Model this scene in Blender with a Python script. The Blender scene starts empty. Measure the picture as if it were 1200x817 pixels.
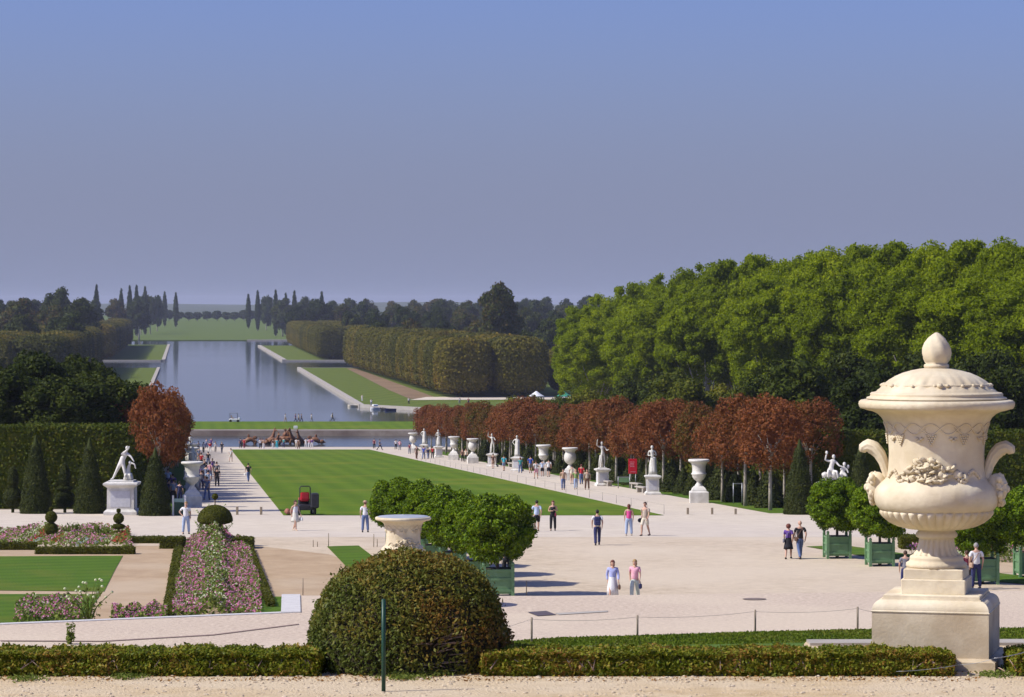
import bpy, math, random
import numpy as np
from mathutils import Vector, Matrix
PI = math.pi
F, CX, HY, CZ = 3700.0, 600.0, 354.0, 30.0
SC = bpy.context.scene
COL = SC.collection
rng = np.random.default_rng(11)
random.seed(5)

# ---------------------------------------------------------------- terrain profile (drop below the eye against depth)
PROF = [(-400, 12.0), (155, 12.0), (200, 13.5), (527, 24.62), (541, 24.9), (9000, 24.9)]
def D(Y):
    for (a, da), (b, db) in zip(PROF, PROF[1:]):
        if Y <= b:
            return da + (db - da) * (Y - a) / (b - a)
    return PROF[-1][1]
def GZ(Y): return CZ - D(Y)
def P(px, py, Y): return Vector(((px - CX) * Y / F, Y, CZ - (py - HY) * Y / F))
def Yof(py):
    lo, hi = 60.0, 560.0
    for _ in range(50):
        m = (lo + hi) / 2
        if HY + F * D(m) / m > py: lo = m
        else: hi = m
    return (lo + hi) / 2
def G(px, py):
    Y = Yof(py); return Vector(((px - CX) * Y / F, Y, GZ(Y)))
def GP(px, py, d):
    Y = F * d / (py - HY); return Vector(((px - CX) * Y / F, Y, CZ - d))

# ---------------------------------------------------------------- materials
def nodes_of(m):
    m.use_nodes = True; nt = m.node_tree; nt.nodes.clear(); return nt
MATS = {}
def mat(name, c1, c2=None, scale=3.0, rough=0.8, bump=0.0, bscale=None, c3=None, spec=0.3, detail=6, metal=0.0, big=None, coord='Object'):
    if name in MATS: return MATS[name]
    m = bpy.data.materials.new(name); nt = nodes_of(m); N = nt.nodes; L = nt.links
    out = N.new('ShaderNodeOutputMaterial'); b = N.new('ShaderNodeBsdfPrincipled')
    b.inputs['Roughness'].default_value = rough; b.inputs['Metallic'].default_value = metal
    b.inputs['Specular IOR Level'].default_value = spec
    L.new(b.outputs[0], out.inputs[0])
    tc = N.new('ShaderNodeTexCoord')
    if c2 is None: c2 = tuple(x * 0.85 for x in c1)
    nz = N.new('ShaderNodeTexNoise'); nz.inputs['Scale'].default_value = scale; nz.inputs['Detail'].default_value = detail
    nz.inputs['Roughness'].default_value = 0.65
    L.new(tc.outputs[coord], nz.inputs['Vector'])
    cr = N.new('ShaderNodeValToRGB'); cr.color_ramp.elements[0].position = 0.3; cr.color_ramp.elements[1].position = 0.7
    cr.color_ramp.elements[0].color = (*c1, 1); cr.color_ramp.elements[1].color = (*c2, 1)
    if c3:
        e = cr.color_ramp.elements.new(0.5); e.color = (*c3, 1)
    L.new(nz.outputs['Fac'], cr.inputs[0])
    col = cr.outputs[0]
    if big:
        bs, bc, bf = big
        n2 = N.new('ShaderNodeTexNoise'); n2.inputs['Scale'].default_value = bs; n2.inputs['Detail'].default_value = 4
        L.new(tc.outputs[coord], n2.inputs['Vector'])
        r2 = N.new('ShaderNodeMapRange'); r2.inputs['From Min'].default_value = 0.42; r2.inputs['From Max'].default_value = 0.62
        r2.inputs['To Max'].default_value = bf
        L.new(n2.outputs['Fac'], r2.inputs['Value'])
        mx = N.new('ShaderNodeMix'); mx.data_type = 'RGBA'
        L.new(r2.outputs[0], mx.inputs['Factor']); L.new(col, mx.inputs['A']); mx.inputs['B'].default_value = (*bc, 1)
        col = mx.outputs['Result']
    L.new(col, b.inputs['Base Color'])
    if bump:
        n3 = N.new('ShaderNodeTexNoise'); n3.inputs['Scale'].default_value = bscale or scale * 4; n3.inputs['Detail'].default_value = 5
        L.new(tc.outputs[coord], n3.inputs['Vector'])
        bp = N.new('ShaderNodeBump'); bp.inputs['Strength'].default_value = bump; bp.inputs['Distance'].default_value = 0.02 if coord == 'Object' else 0.02
        L.new(n3.outputs['Fac'], bp.inputs['Height']); L.new(bp.outputs[0], b.inputs['Normal'])
    MATS[name] = m; return m

def leafmat(name, cols, ovar=0.3, nscale=0.35, nvar=0.35, trans=0.25, rough=0.55):
    """cols: list of (pos, rgb) along a ramp that every leaf picks from"""
    if name in MATS: return MATS[name]
    m = bpy.data.materials.new(name); nt = nodes_of(m); N = nt.nodes; L = nt.links
    out = N.new('ShaderNodeOutputMaterial')
    at = N.new('ShaderNodeAttribute'); at.attribute_name = 'rnd'
    tc = N.new('ShaderNodeTexCoord'); nz = N.new('ShaderNodeTexNoise'); nz.inputs['Scale'].default_value = nscale; nz.inputs['Detail'].default_value = 3
    L.new(tc.outputs['Object'], nz.inputs['Vector'])
    oi = N.new('ShaderNodeObjectInfo')
    def mul(s, k):
        x = N.new('ShaderNodeMath'); x.operation = 'MULTIPLY_ADD'; x.inputs[1].default_value = k
        L.new(s, x.inputs[0]); return x
    a = mul(at.outputs['Fac'], 1 - ovar - nvar); a.inputs[2].default_value = 0
    mr = N.new('ShaderNodeMapRange'); mr.inputs['From Min'].default_value = 0.3; mr.inputs['From Max'].default_value = 0.7
    L.new(nz.outputs['Fac'], mr.inputs['Value'])
    b = mul(mr.outputs[0], nvar); L.new(a.outputs[0], b.inputs[2])
    c = mul(oi.outputs['Random'], ovar); L.new(b.outputs[0], c.inputs[2])
    cols = [(p_, (c_[0] * 1.12, c_[1] * 1.0, c_[2] * 0.55)) for p_, c_ in cols] if 'petal' not in name and 'silver' not in name else cols
    cr = N.new('ShaderNodeValToRGB'); els = cr.color_ramp.elements
    els[0].position = cols[0][0]; els[0].color = (*cols[0][1], 1)
    els[1].position = cols[-1][0]; els[1].color = (*cols[-1][1], 1)
    for p_, c_ in cols[1:-1]:
        e = els.new(p_); e.color = (*c_, 1)
    L.new(c.outputs[0], cr.inputs[0])
    pb = N.new('ShaderNodeBsdfPrincipled'); pb.inputs['Roughness'].default_value = rough; pb.inputs['Specular IOR Level'].default_value = 0.07
    tr = N.new('ShaderNodeBsdfTranslucent'); mx = N.new('ShaderNodeMixShader'); mx.inputs[0].default_value = trans
    L.new(cr.outputs[0], pb.inputs['Base Color']); L.new(cr.outputs[0], tr.inputs['Color'])
    L.new(pb.outputs[0], mx.inputs[1]); L.new(tr.outputs[0], mx.inputs[2]); L.new(mx.outputs[0], out.inputs[0])
    MATS[name] = m; return m

def grassmat(name, c1, c2, ang=0.0, stripe=0.0, width=2.0, brown=None):
    m = bpy.data.materials.new(name); nt = nodes_of(m); N = nt.nodes; L = nt.links
    out = N.new('ShaderNodeOutputMaterial'); b = N.new('ShaderNodeBsdfPrincipled'); b.inputs['Roughness'].default_value = 0.9
    b.inputs['Specular IOR Level'].default_value = 0.1
    L.new(b.outputs[0], out.inputs[0]); tc = N.new('ShaderNodeTexCoord')
    nz = N.new('ShaderNodeTexNoise'); nz.inputs['Scale'].default_value = 0.35; nz.inputs['Detail'].default_value = 10; nz.inputs['Roughness'].default_value = 0.8
    L.new(tc.outputs['Object'], nz.inputs['Vector'])
    mp = N.new('ShaderNodeMapping'); mp.inputs['Rotation'].default_value = (0, 0, ang)
    L.new(tc.outputs['Object'], mp.inputs['Vector'])
    wv = N.new('ShaderNodeTexWave'); wv.inputs['Scale'].default_value = 1.0 / width * 0.32; wv.inputs['Distortion'].default_value = 0.25; wv.inputs['Detail'].default_value = 2
    L.new(mp.outputs[0], wv.inputs['Vector'])
    mix = N.new('ShaderNodeMath'); mix.operation = 'MULTIPLY_ADD'; mix.inputs[1].default_value = stripe
    L.new(wv.outputs['Fac'], mix.inputs[0]); L.new(nz.outputs['Fac'], mix.inputs[2])
    cr = N.new('ShaderNodeValToRGB'); cr.color_ramp.elements[0].position = 0.35; cr.color_ramp.elements[1].position = 0.65 + stripe
    cr.color_ramp.elements[0].color = (*c1, 1); cr.color_ramp.elements[1].color = (*c2, 1)
    L.new(mix.outputs[0], cr.inputs[0]); col = cr.outputs[0]
    if brown:
        n2 = N.new('ShaderNodeTexNoise'); n2.inputs['Scale'].default_value = brown[0]; n2.inputs['Detail'].default_value = 5
        L.new(tc.outputs['Object'], n2.inputs['Vector'])
        r2 = N.new('ShaderNodeMapRange'); r2.inputs['From Min'].default_value = brown[3]; r2.inputs['From Max'].default_value = brown[3] + 0.15; r2.inputs['To Max'].default_value = brown[2]
        L.new(n2.outputs['Fac'], r2.inputs['Value'])
        mx = N.new('ShaderNodeMix'); mx.data_type = 'RGBA'
        L.new(r2.outputs[0], mx.inputs['Factor']); L.new(col, mx.inputs['A']); mx.inputs['B'].default_value = (*brown[1], 1)
        col = mx.outputs['Result']
    L.new(col, b.inputs['Base Color'])
    n3 = N.new('ShaderNodeTexNoise'); n3.inputs['Scale'].default_value = 9; n3.inputs['Detail'].default_value = 4
    L.new(tc.outputs['Object'], n3.inputs['Vector'])
    bp = N.new('ShaderNodeBump'); bp.inputs['Strength'].default_value = 0.6; bp.inputs['Distance'].default_value = 0.05
    L.new(n3.outputs['Fac'], bp.inputs['Height']); L.new(bp.outputs[0], b.inputs['Normal'])
    MATS[name] = m; return m

# ---------------------------------------------------------------- mesh builder
class MB:
    def __init__(s): s.V = []; s.L = []; s.S = []; s.M = []; s.R = []; s.H = []; s.n = 0
    def raw(s, v, faces, mat=0, smooth=False, rnd=None):
        """v (n,3); faces (k,m) int array or list of lists"""
        v = np.asarray(v, float)
        if isinstance(faces, np.ndarray):
            k, m = faces.shape; s.L.append(faces.ravel() + s.n); s.S.append(np.full(k, m))
        else:
            k = len(faces); s.L.append(np.concatenate([np.asarray(f) for f in faces]) + s.n); s.S.append(np.array([len(f) for f in faces]))
        s.V.append(v); s.n += len(v)
        s.M.append(np.full(k, mat)); s.H.append(np.full(k, smooth))
        s.R.append(np.full(k, 0.5) if rnd is None else (np.full(k, rnd) if np.isscalar(rnd) else rnd))
        return s
    def box(s, c, d, rz=0.0, mat=0, taper=1.0, rx=0.0, ry=0.0):
        x, y, z = d[0] / 2, d[1] / 2, d[2] / 2; t = taper
        v = np.array([(-x, -y, -z), (x, -y, -z), (x, y, -z), (-x, y, -z), (-x * t, -y * t, z), (x * t, -y * t, z), (x * t, y * t, z), (-x * t, y * t, z)])
        R = np.array((Matrix.Rotation(rz, 3, 'Z') @ Matrix.Rotation(ry, 3, 'Y') @ Matrix.Rotation(rx, 3, 'X')))
        v = v @ R.T + np.array(c)
        return s.raw(v, np.array([(0, 3, 2, 1), (4, 5, 6, 7), (0, 1, 5, 4), (1, 2, 6, 5), (2, 3, 7, 6), (3, 0, 4, 7)]), mat)
    def bbox(s, c, d, bev=0.02, rz=0.0, mat=0):
        """box with chamfered vertical and horizontal edges"""
        x, y, z = d[0] / 2, d[1] / 2, d[2] / 2; b = bev; rows = []
        for zz, k in ((-z, b), (-z + b, 0), (z - b, 0), (z, b)):
            X, Y = x - k, y - k; e = b
            rows.append([(-X + e, -Y), (X - e, -Y), (X, -Y + e), (X, Y - e), (X - e, Y), (-X + e, Y), (-X, Y - e), (-X, -Y + e)])
        v = [(p[0], p[1], zz) for r, zz in zip(rows, (-z, -z + b, z - b, z)) for p in r]
        cs, sn = math.cos(rz), math.sin(rz)
        v = [(c[0] + p[0] * cs - p[1] * sn, c[1] + p[0] * sn + p[1] * cs, c[2] + p[2]) for p in v]
        f = [list(range(7, -1, -1)), list(range(24, 32))]
        for r in range(3):
            for i in range(8): f.append([r * 8 + i, r * 8 + (i + 1) % 8, (r + 1) * 8 + (i + 1) % 8, (r + 1) * 8 + i])
        return s.raw(v, f, mat)
    def tube(s, pts, rad, n=8, mat=0, smooth=True, cap=True, flute=0.0, nf=6):
        pts = [Vector(p) for p in pts]
        if np.isscalar(rad): rad = [rad] * len(pts)
        v = []; prev = None
        for i, p in enumerate(pts):
            t = (pts[min(i + 1, len(pts) - 1)] - pts[max(i - 1, 0)]).normalized()
            if prev is None:
                a = t.cross(Vector((0, 0, 1)));
                if a.length < 1e-3: a = t.cross(Vector((0, 1, 0)))
            else: a = prev - t * prev.dot(t)
            a.normalize(); prev = a; b = t.cross(a)
            for k in range(n):
                th = 2 * PI * k / n; r = rad[i] * (1 + flute * math.cos(nf * th))
                v.append(p + (a * math.cos(th) + b * math.sin(th)) * r)
        f = []
        for i in range(len(pts) - 1):
            for k in range(n): f.append([i * n + k, i * n + (k + 1) % n, (i + 1) * n + (k + 1) % n, (i + 1) * n + k])
        if cap: f.append(list(range(n - 1, -1, -1))); f.append([(len(pts) - 1) * n + k for k in range(n)])
        return s.raw(np.array([tuple(q) for q in v]), f, mat, smooth)
    def lathe(s, prof, n=32, c=(0, 0, 0), mat=0, smooth=True, mod=None, sx=1.0, sy=1.0, rnd=None):
        """prof [(r,z)..]; mod(i, theta array)->radius factor"""
        th = np.linspace(0, 2 * PI, n, endpoint=False); v = []
        for i, (r, z) in enumerate(prof):
            k = mod(i, th) if mod is not None else 1.0
            rr = max(r, 1e-4) * k * np.ones(n)
            v.append(np.stack([c[0] + sx * rr * np.cos(th), c[1] + sy * rr * np.sin(th), np.full(n, c[2] + z)], 1))
        v = np.concatenate(v); m = len(prof)
        i, k = np.meshgrid(np.arange(m - 1), np.arange(n), indexing='ij'); k2 = (k + 1) % n
        f = np.stack([i * n + k, i * n + k2, (i + 1) * n + k2, (i + 1) * n + k], -1).reshape(-1, 4)
        s.raw(v, f, mat, smooth, rnd); return s
    def ell(s, c, r, nu=12, nv=8, mat=0, rot=None, noise=0.0, rnd=None, smooth=True):
        u = np.linspace(0, 2 * PI, nu, endpoint=False); w = np.linspace(-PI / 2, PI / 2, nv + 1)
        U, W = np.meshgrid(u, w); v = np.stack([np.cos(W) * np.cos(U), np.cos(W) * np.sin(U), np.sin(W)], -1).reshape(-1, 3)
        if noise: v = v * (1 + noise * rng.uniform(-1, 1, (len(v), 1)))
        v = v * np.array(r)
        if rot is not None: v = v @ np.array(rot).T
        v = v + np.array(c)
        i, k = np.meshgrid(np.arange(nv), np.arange(nu), indexing='ij'); k2 = (k + 1) % nu
        f = np.stack([i * nu + k, i * nu + k2, (i + 1) * nu + k2, (i + 1) * nu + k], -1).reshape(-1, 4)
        return s.raw(v, f, mat, smooth, rnd)
    def leaves(s, p, nr, size, asp=1.7, mat=0, rnd=None, flat=0.0):
        n = len(p); nr = nr / (np.linalg.norm(nr, axis=1, keepdims=True) + 1e-9)
        t = rng.normal(size=(n, 3)); t -= (t * nr).sum(1, keepdims=True) * nr; t /= np.linalg.norm(t, axis=1, keepdims=True) + 1e-9
        b = np.cross(nr, t); sz = (size * rng.uniform(0.6, 1.3, n))[:, None]
        v = np.stack([p - t * sz * asp / 2, p + b * sz / 2 - nr * sz * 0.12, p + t * sz * asp / 2, p - b * sz / 2 - nr * sz * 0.12], 1).reshape(-1, 3)
        f = np.arange(4 * n).reshape(n, 4)
        return s.raw(v, f, mat, False, rng.random(n) if rnd is None else rnd)
    def prism(s, poly, z0, z1, mat=0, side=None):
        n = len(poly); v = [(x, y, z0) for x, y in poly] + [(x, y, z1) for x, y in poly]
        s.raw(v, [list(range(n - 1, -1, -1))], mat if side is None else side)
        s.n -= 0
        s.raw(v, [list(range(n, 2 * n))], mat)
        s.raw(v, [[i, (i + 1) % n, n + (i + 1) % n, n + i] for i in range(n)], mat if side is None else side)
        return s
    def mesh(s, name, mats):
        me = bpy.data.meshes.new(name)
        V = np.concatenate(s.V); Lp = np.concatenate(s.L).astype(np.int32); S = np.concatenate(s.S).astype(np.int32)
        me.vertices.add(len(V)); me.vertices.foreach_set('co', V.ravel())
        me.loops.add(len(Lp)); me.loops.foreach_set('vertex_index', Lp)
        me.polygons.add(len(S)); st = np.concatenate([[0], np.cumsum(S)[:-1]]).astype(np.int32)
        me.polygons.foreach_set('loop_start', st); me.polygons.foreach_set('loop_total', S)
        me.polygons.foreach_set('material_index', np.concatenate(s.M).astype(np.int32))
        me.polygons.foreach_set('use_smooth', np.concatenate(s.H).astype(bool))
        at = me.attributes.new('rnd', 'FLOAT', 'FACE'); at.data.foreach_set('value', np.concatenate(s.R).astype(np.float32))
        for m in (mats if isinstance(mats, (list, tuple)) else [mats]): me.materials.append(m)
        me.update(calc_edges=True); me.validate(); return me

def ob(name, data, parent=None, loc=None, rz=0.0, scale=None, label=None, cat=None, group=None, kind=None):
    o = bpy.data.objects.new(name, data); COL.objects.link(o)
    if parent is not None: o.parent = parent
    if loc is not None: o.location = loc
    if rz: o.rotation_euler = (0, 0, rz)
    if scale is not None: o.scale = (scale,) * 3 if np.isscalar(scale) else scale
    if label: o['label'] = label
    if cat: o['category'] = cat
    if group: o['group'] = group
    if kind: o['kind'] = kind
    return o
def thing(name, loc, label, cat, group=None, rz=0.0, scale=None, kind=None):
    return ob(name, None, None, loc, rz, scale, label, cat, group, kind)
def dup(root, loc, rz=0.0, scale=1.0, label=None, group=None):
    r = root.copy(); COL.objects.link(r); r.location = loc; r.rotation_euler = (0, 0, rz)
    r.scale = (scale,) * 3 if np.isscalar(scale) else scale
    if label: r['label'] = label
    if group: r['group'] = group
    elif 'group' in r: del r['group']
    for ch in list(root.children):
        c = ch.copy(); COL.objects.link(c); c.parent = r
        for g in list(ch.children):
            d = g.copy(); COL.objects.link(d); d.parent = c
    return r
def first_or_dup(proto, used, loc, rz, scale, label, group=None):
    """the first use moves the prototype itself, later uses copy it"""
    if id(proto) not in used:
        used.add(id(proto)); proto.location = loc; proto.rotation_euler = (0, 0, rz)
        proto.scale = (scale,) * 3 if np.isscalar(scale) else scale
        proto['label'] = label
        if group: proto['group'] = group
        return proto
    return dup(proto, loc, rz, scale, label, group)
USED = set()

# clip polygons to the terrain's bands so that every sheet follows the ground
def clip(poly, y, keep_above):
    out = []
    for i in range(len(poly)):
        a, b = poly[i], poly[(i + 1) % len(poly)]
        ia = (a[1] >= y) == keep_above or a[1] == y; ib = (b[1] >= y) == keep_above or b[1] == y
        if ia: out.append(a)
        if ia != ib:
            t = (y - a[1]) / (b[1] - a[1]); out.append((a[0] + (b[0] - a[0]) * t, y))
    return out
def sheet(name, poly, off, m, prof=None, kind='structure', label=None, cat=None):
    prof = prof or PROF; mb = MB(); ys = [p[0] for p in prof]
    area = sum(poly[i][0] * poly[(i + 1) % len(poly)][1] - poly[(i + 1) % len(poly)][0] * poly[i][1] for i in range(len(poly)))
    if area < 0: poly = poly[::-1]
    for (a, da), (b, db) in zip(prof, prof[1:]):
        q = clip(poly, a, True)
        if len(q) >= 3: q = clip(q, b, False)
        if len(q) < 3: continue
        v = [(x, y, CZ - (da + (db - da) * (y - a) / (b - a)) + off) for x, y in q]
        mb.raw(v, [list(range(len(v)))])
    return ob(name, mb.mesh(name, m), kind=kind, label=label, cat=cat)
def pxpoly(pts): return [(G(x, y).x, G(x, y).y) for x, y in pts]
# ---------------------------------------------------------------- palette
STONE = mat('cream_limestone', (0.60, 0.51, 0.33), (0.78, 0.70, 0.50), scale=3.2, rough=0.75, bump=0.3, bscale=14, c3=(0.69, 0.60, 0.43), big=(2.2, (0.47, 0.37, 0.23), 0.55))
STONE2 = mat('weathered_limestone', (0.52, 0.42, 0.27), (0.70, 0.60, 0.42), scale=3.5, rough=0.9, bump=0.14, bscale=40, c3=(0.62, 0.52, 0.36), big=(2.4, (0.40, 0.30, 0.18), 0.6))
MARBLE = mat('white_marble', (0.76, 0.74, 0.68), (0.62, 0.59, 0.52), scale=3, rough=0.6, bump=0.25, big=(1.3, (0.46, 0.44, 0.38), 0.55))
KERB = mat('pale_kerb_stone', (0.42, 0.385, 0.33), (0.33, 0.295, 0.25), scale=1, rough=0.85, bump=0.3)
WALL = mat('brown_basin_wall', (0.36, 0.27, 0.19), (0.50, 0.40, 0.30), scale=0.6, rough=0.9, bump=0.5, big=(0.12, (0.18, 0.12, 0.09), 0.7))
GRAVEL = mat('pinkish_gravel', (0.41, 0.325, 0.225), (0.60, 0.49, 0.345), scale=1.6, rough=0.95, bump=1.0, bscale=6, detail=14, big=(0.09, (0.585, 0.49, 0.36), 0.75))
GRAVEL_W = mat('whitish_gravel', (0.51, 0.435, 0.33), (0.63, 0.55, 0.43), scale=0.9, rough=0.95, bump=0.5, bscale=5, detail=12, big=(0.05, (0.50, 0.43, 0.37), 0.4))
RAMPG = mat('ramp_gravel', (0.39, 0.295, 0.215), (0.66, 0.54, 0.405), scale=9, rough=0.95, bump=0.8, bscale=22, detail=14, c3=(0.52, 0.42, 0.315), big=(0.25, (0.61, 0.51, 0.37), 0.5))
SAND = mat('parterre_sand', (0.34, 0.235, 0.135), (0.46, 0.335, 0.205), scale=0.8, rough=0.95, bump=0.5, bscale=5, detail=12, big=(0.15, (0.49, 0.385, 0.26), 0.6))
TERR = mat('terrace_sand', (0.42, 0.30, 0.155), (0.62, 0.485, 0.30), scale=5, rough=0.95, bump=0.9, bscale=40, detail=14, c3=(0.53, 0.40, 0.23), big=(0.8, (0.60, 0.50, 0.35), 0.6))
EARTH = mat('wood_floor', (0.07, 0.06, 0.03), (0.12, 0.10, 0.05), scale=0.3, rough=1.0)
BED = mat('river_bed', (0.05, 0.05, 0.04), rough=1.0)
BARK = mat('grey_bark', (0.30, 0.26, 0.20), (0.42, 0.38, 0.31), scale=3, rough=0.9, bump=0.5)
BARKD = mat('brown_bark', (0.10, 0.075, 0.05), (0.16, 0.12, 0.09), scale=5, rough=0.95, bump=0.6)
LAWN = grassmat('mown_lawn', (0.068, 0.124, 0.006), (0.108, 0.176, 0.010), ang=math.radians(-5.9), stripe=0.30, width=2.6, brown=(0.12, (0.17, 0.185, 0.02), 0.5, 0.5))
LAWN2 = grassmat('parterre_lawn', (0.050, 0.105, 0.008), (0.09, 0.155, 0.014), ang=math.radians(72), stripe=0.25, width=1.6, brown=(0.3, (0.13, 0.15, 0.02), 0.5, 0.5))
LAWN3 = grassmat('far_lawn', (0.075, 0.11, 0.018), (0.115, 0.155, 0.03), ang=math.radians(70), stripe=0.12, width=14)
LAWN4 = grassmat('bank_lawn', (0.08, 0.115, 0.015), (0.125, 0.155, 0.028), ang=math.radians(12), stripe=0.2, width=6)
GRASSB = grassmat('ramp_grass', (0.06, 0.12, 0.015), (0.12, 0.17, 0.035), stripe=0.0, brown=(0.8, (0.25, 0.17, 0.08), 0.7, 0.5))
WORN = mat('worn_brown_turf', (0.17, 0.11, 0.06), (0.24, 0.16, 0.09), scale=0.08, rough=1.0)
GREEN_P = mat('green_tub_paint', (0.115, 0.225, 0.105), (0.15, 0.275, 0.135), scale=4, rough=0.5, bump=0.15)
DGREEN = mat('dark_green_paint', (0.012, 0.05, 0.03), (0.016, 0.06, 0.038), rough=0.4)
BRONZE = mat('rusty_gilt_lead', (0.13, 0.055, 0.028), (0.36, 0.19, 0.08), scale=2.2, rough=0.5, bump=0.5, c3=(0.21, 0.09, 0.04))
BLACK = mat('black_plastic', (0.02, 0.02, 0.022), (0.03, 0.03, 0.035), rough=0.5)
RUBBER = mat('black_rubber', (0.018, 0.018, 0.018), (0.03, 0.03, 0.03), rough=0.8)
REDP = mat('red_paint', (0.55, 0.02, 0.03), (0.50, 0.02, 0.03), rough=0.35)
SIGNR = mat('red_sign_face', (0.62, 0.012, 0.03), (0.58, 0.012, 0.03), rough=0.5)
WHITEP = mat('white_paint', (0.78, 0.78, 0.76), (0.72, 0.72, 0.70), rough=0.5)
GREYM = mat('grey_metal', (0.25, 0.26, 0.27), (0.33, 0.34, 0.35), rough=0.45, metal=0.6)
WOOD = mat('weathered_wood', (0.24, 0.19, 0.13), (0.34, 0.28, 0.20), scale=6, rough=0.9, bump=0.4)
SKIN = mat('skin', (0.50, 0.30, 0.21), (0.55, 0.34, 0.24), rough=0.6)
EYE = mat('dark_eye', (0.02, 0.015, 0.01), rough=0.3)

G_ = lambda *c: c
M_WOOD = leafmat('mixed_wood_leaves', [(0.10, (0.015, 0.028, 0.010)), (0.38, (0.032, 0.052, 0.013)), (0.62, (0.055, 0.072, 0.018)), (0.82, (0.09, 0.065, 0.022)), (1.0, (0.11, 0.055, 0.025))], ovar=0.5, nscale=0.12, nvar=0.2)
M_FAR = leafmat('far_wood_leaves', [(0.1, (0.022, 0.045, 0.018)), (0.6, (0.045, 0.07, 0.025)), (1.0, (0.075, 0.075, 0.03))], ovar=0.5, nscale=0.1, nvar=0.2)
M_PLANE = leafmat('light_green_leaves', [(0.08, (0.07, 0.11, 0.006)), (0.45, (0.17, 0.25, 0.008)), (0.75, (0.26, 0.35, 0.012)), (1.0, (0.39, 0.44, 0.03))], ovar=0.22, nscale=0.25, nvar=0.3, trans=0.5)
M_CLIP = leafmat('clipped_tree_leaves', [(0.05, (0.035, 0.05, 0.012)), (0.45, (0.09, 0.095, 0.018)), (0.7, (0.15, 0.135, 0.026)), (1.0, (0.19, 0.105, 0.03))], ovar=0.5, nscale=0.1, nvar=0.25)
M_CHEST = leafmat('russet_leaves', [(0.05, (0.07, 0.10, 0.02)), (0.25, (0.10, 0.085, 0.03)), (0.4, (0.16, 0.068, 0.040)), (0.6, (0.21, 0.078, 0.048)), (0.78, (0.215, 0.10, 0.055)), (0.92, (0.25, 0.15, 0.07)), (1.0, (0.10, 0.12, 0.03))], ovar=0.45, nscale=0.5, nvar=0.3, trans=0.3)
M_MID = leafmat('grove_leaves', [(0.08, (0.018, 0.032, 0.008)), (0.35, (0.045, 0.07, 0.013)), (0.6, (0.10, 0.125, 0.018)), (0.8, (0.19, 0.19, 0.02)), (0.9, (0.13, 0.14, 0.09)), (1.0, (0.15, 0.09, 0.03))], ovar=0.5, nscale=0.4, nvar=0.2)
M_DARK = leafmat('dark_grove_leaves', [(0.08, (0.014, 0.024, 0.008)), (0.5, (0.034, 0.055, 0.012)), (1.0, (0.085, 0.105, 0.022))], ovar=0.3, nscale=0.4, nvar=0.25)
M_HEDGE = leafmat('hornbeam_hedge_leaves', [(0.08, (0.028, 0.05, 0.01)), (0.45, (0.06, 0.09, 0.014)), (0.8, (0.105, 0.12, 0.022)), (1.0, (0.13, 0.10, 0.03))], ovar=0.1, nscale=0.8, nvar=0.35)
M_YEW = leafmat('yew_needles', [(0.08, (0.022, 0.034, 0.016)), (0.5, (0.04, 0.058, 0.024)), (1.0, (0.08, 0.095, 0.034))], ovar=0.15, nscale=1.2, nvar=0.3)
M_TOP = leafmat('topiary_leaves', [(0.08, (0.045, 0.06, 0.014)), (0.5, (0.085, 0.105, 0.022)), (1.0, (0.15, 0.155, 0.04))], ovar=0.15, nscale=1.5, nvar=0.3)
M_ORANGE = leafmat('orange_tree_leaves', [(0.05, (0.03, 0.06, 0.008)), (0.5, (0.095, 0.18, 0.012)), (0.85, (0.19, 0.29, 0.02)), (1.0, (0.27, 0.35, 0.04))], ovar=0.1, nscale=0.9, nvar=0.3, rough=0.4)
M_BOX = leafmat('box_hedge_leaves', [(0.05, (0.06, 0.10, 0.014)), (0.35, (0.12, 0.165, 0.022)), (0.6, (0.19, 0.21, 0.04)), (0.78, (0.25, 0.20, 0.06)), (0.9, (0.28, 0.16, 0.07)), (1.0, (0.32, 0.21, 0.11))], ovar=0.0, nscale=3.0, nvar=0.4, rough=0.4)
M_DOME = leafmat('bush_leaves', [(0.05, (0.05, 0.08, 0.03)), (0.3, (0.09, 0.125, 0.04)), (0.5, (0.14, 0.155, 0.05)), (0.68, (0.19, 0.15, 0.05)), (0.85, (0.215, 0.115, 0.055)), (1.0, (0.28, 0.17, 0.10))], ovar=0.0, nscale=2.0, nvar=0.5, rough=0.4)
M_PINK = leafmat('pink_petals', [(0.05, (0.44, 0.07, 0.19)), (0.4, (0.60, 0.16, 0.32)), (0.72, (0.70, 0.31, 0.46)), (1.0, (0.78, 0.58, 0.66))], ovar=0.0, nscale=1.2, nvar=0.2, trans=0.3)
M_REDF = leafmat('red_petals', [(0.05, (0.35, 0.02, 0.03)), (1.0, (0.55, 0.06, 0.06))], ovar=0.0, trans=0.2)
M_WHITEF = leafmat('cream_petals', [(0.05, (0.52, 0.60, 0.28)), (1.0, (0.74, 0.74, 0.55))], ovar=0.0, trans=0.2)
M_FGREEN = leafmat('flower_stems', [(0.05, (0.06, 0.10, 0.03)), (0.5, (0.13, 0.19, 0.06)), (1.0, (0.23, 0.29, 0.11))], ovar=0.0, nscale=1.0, nvar=0.3, trans=0.3)
M_SILVER = leafmat('silver_leaves', [(0.05, (0.22, 0.27, 0.25)), (1.0, (0.42, 0.47, 0.46))], ovar=0.0)

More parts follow.
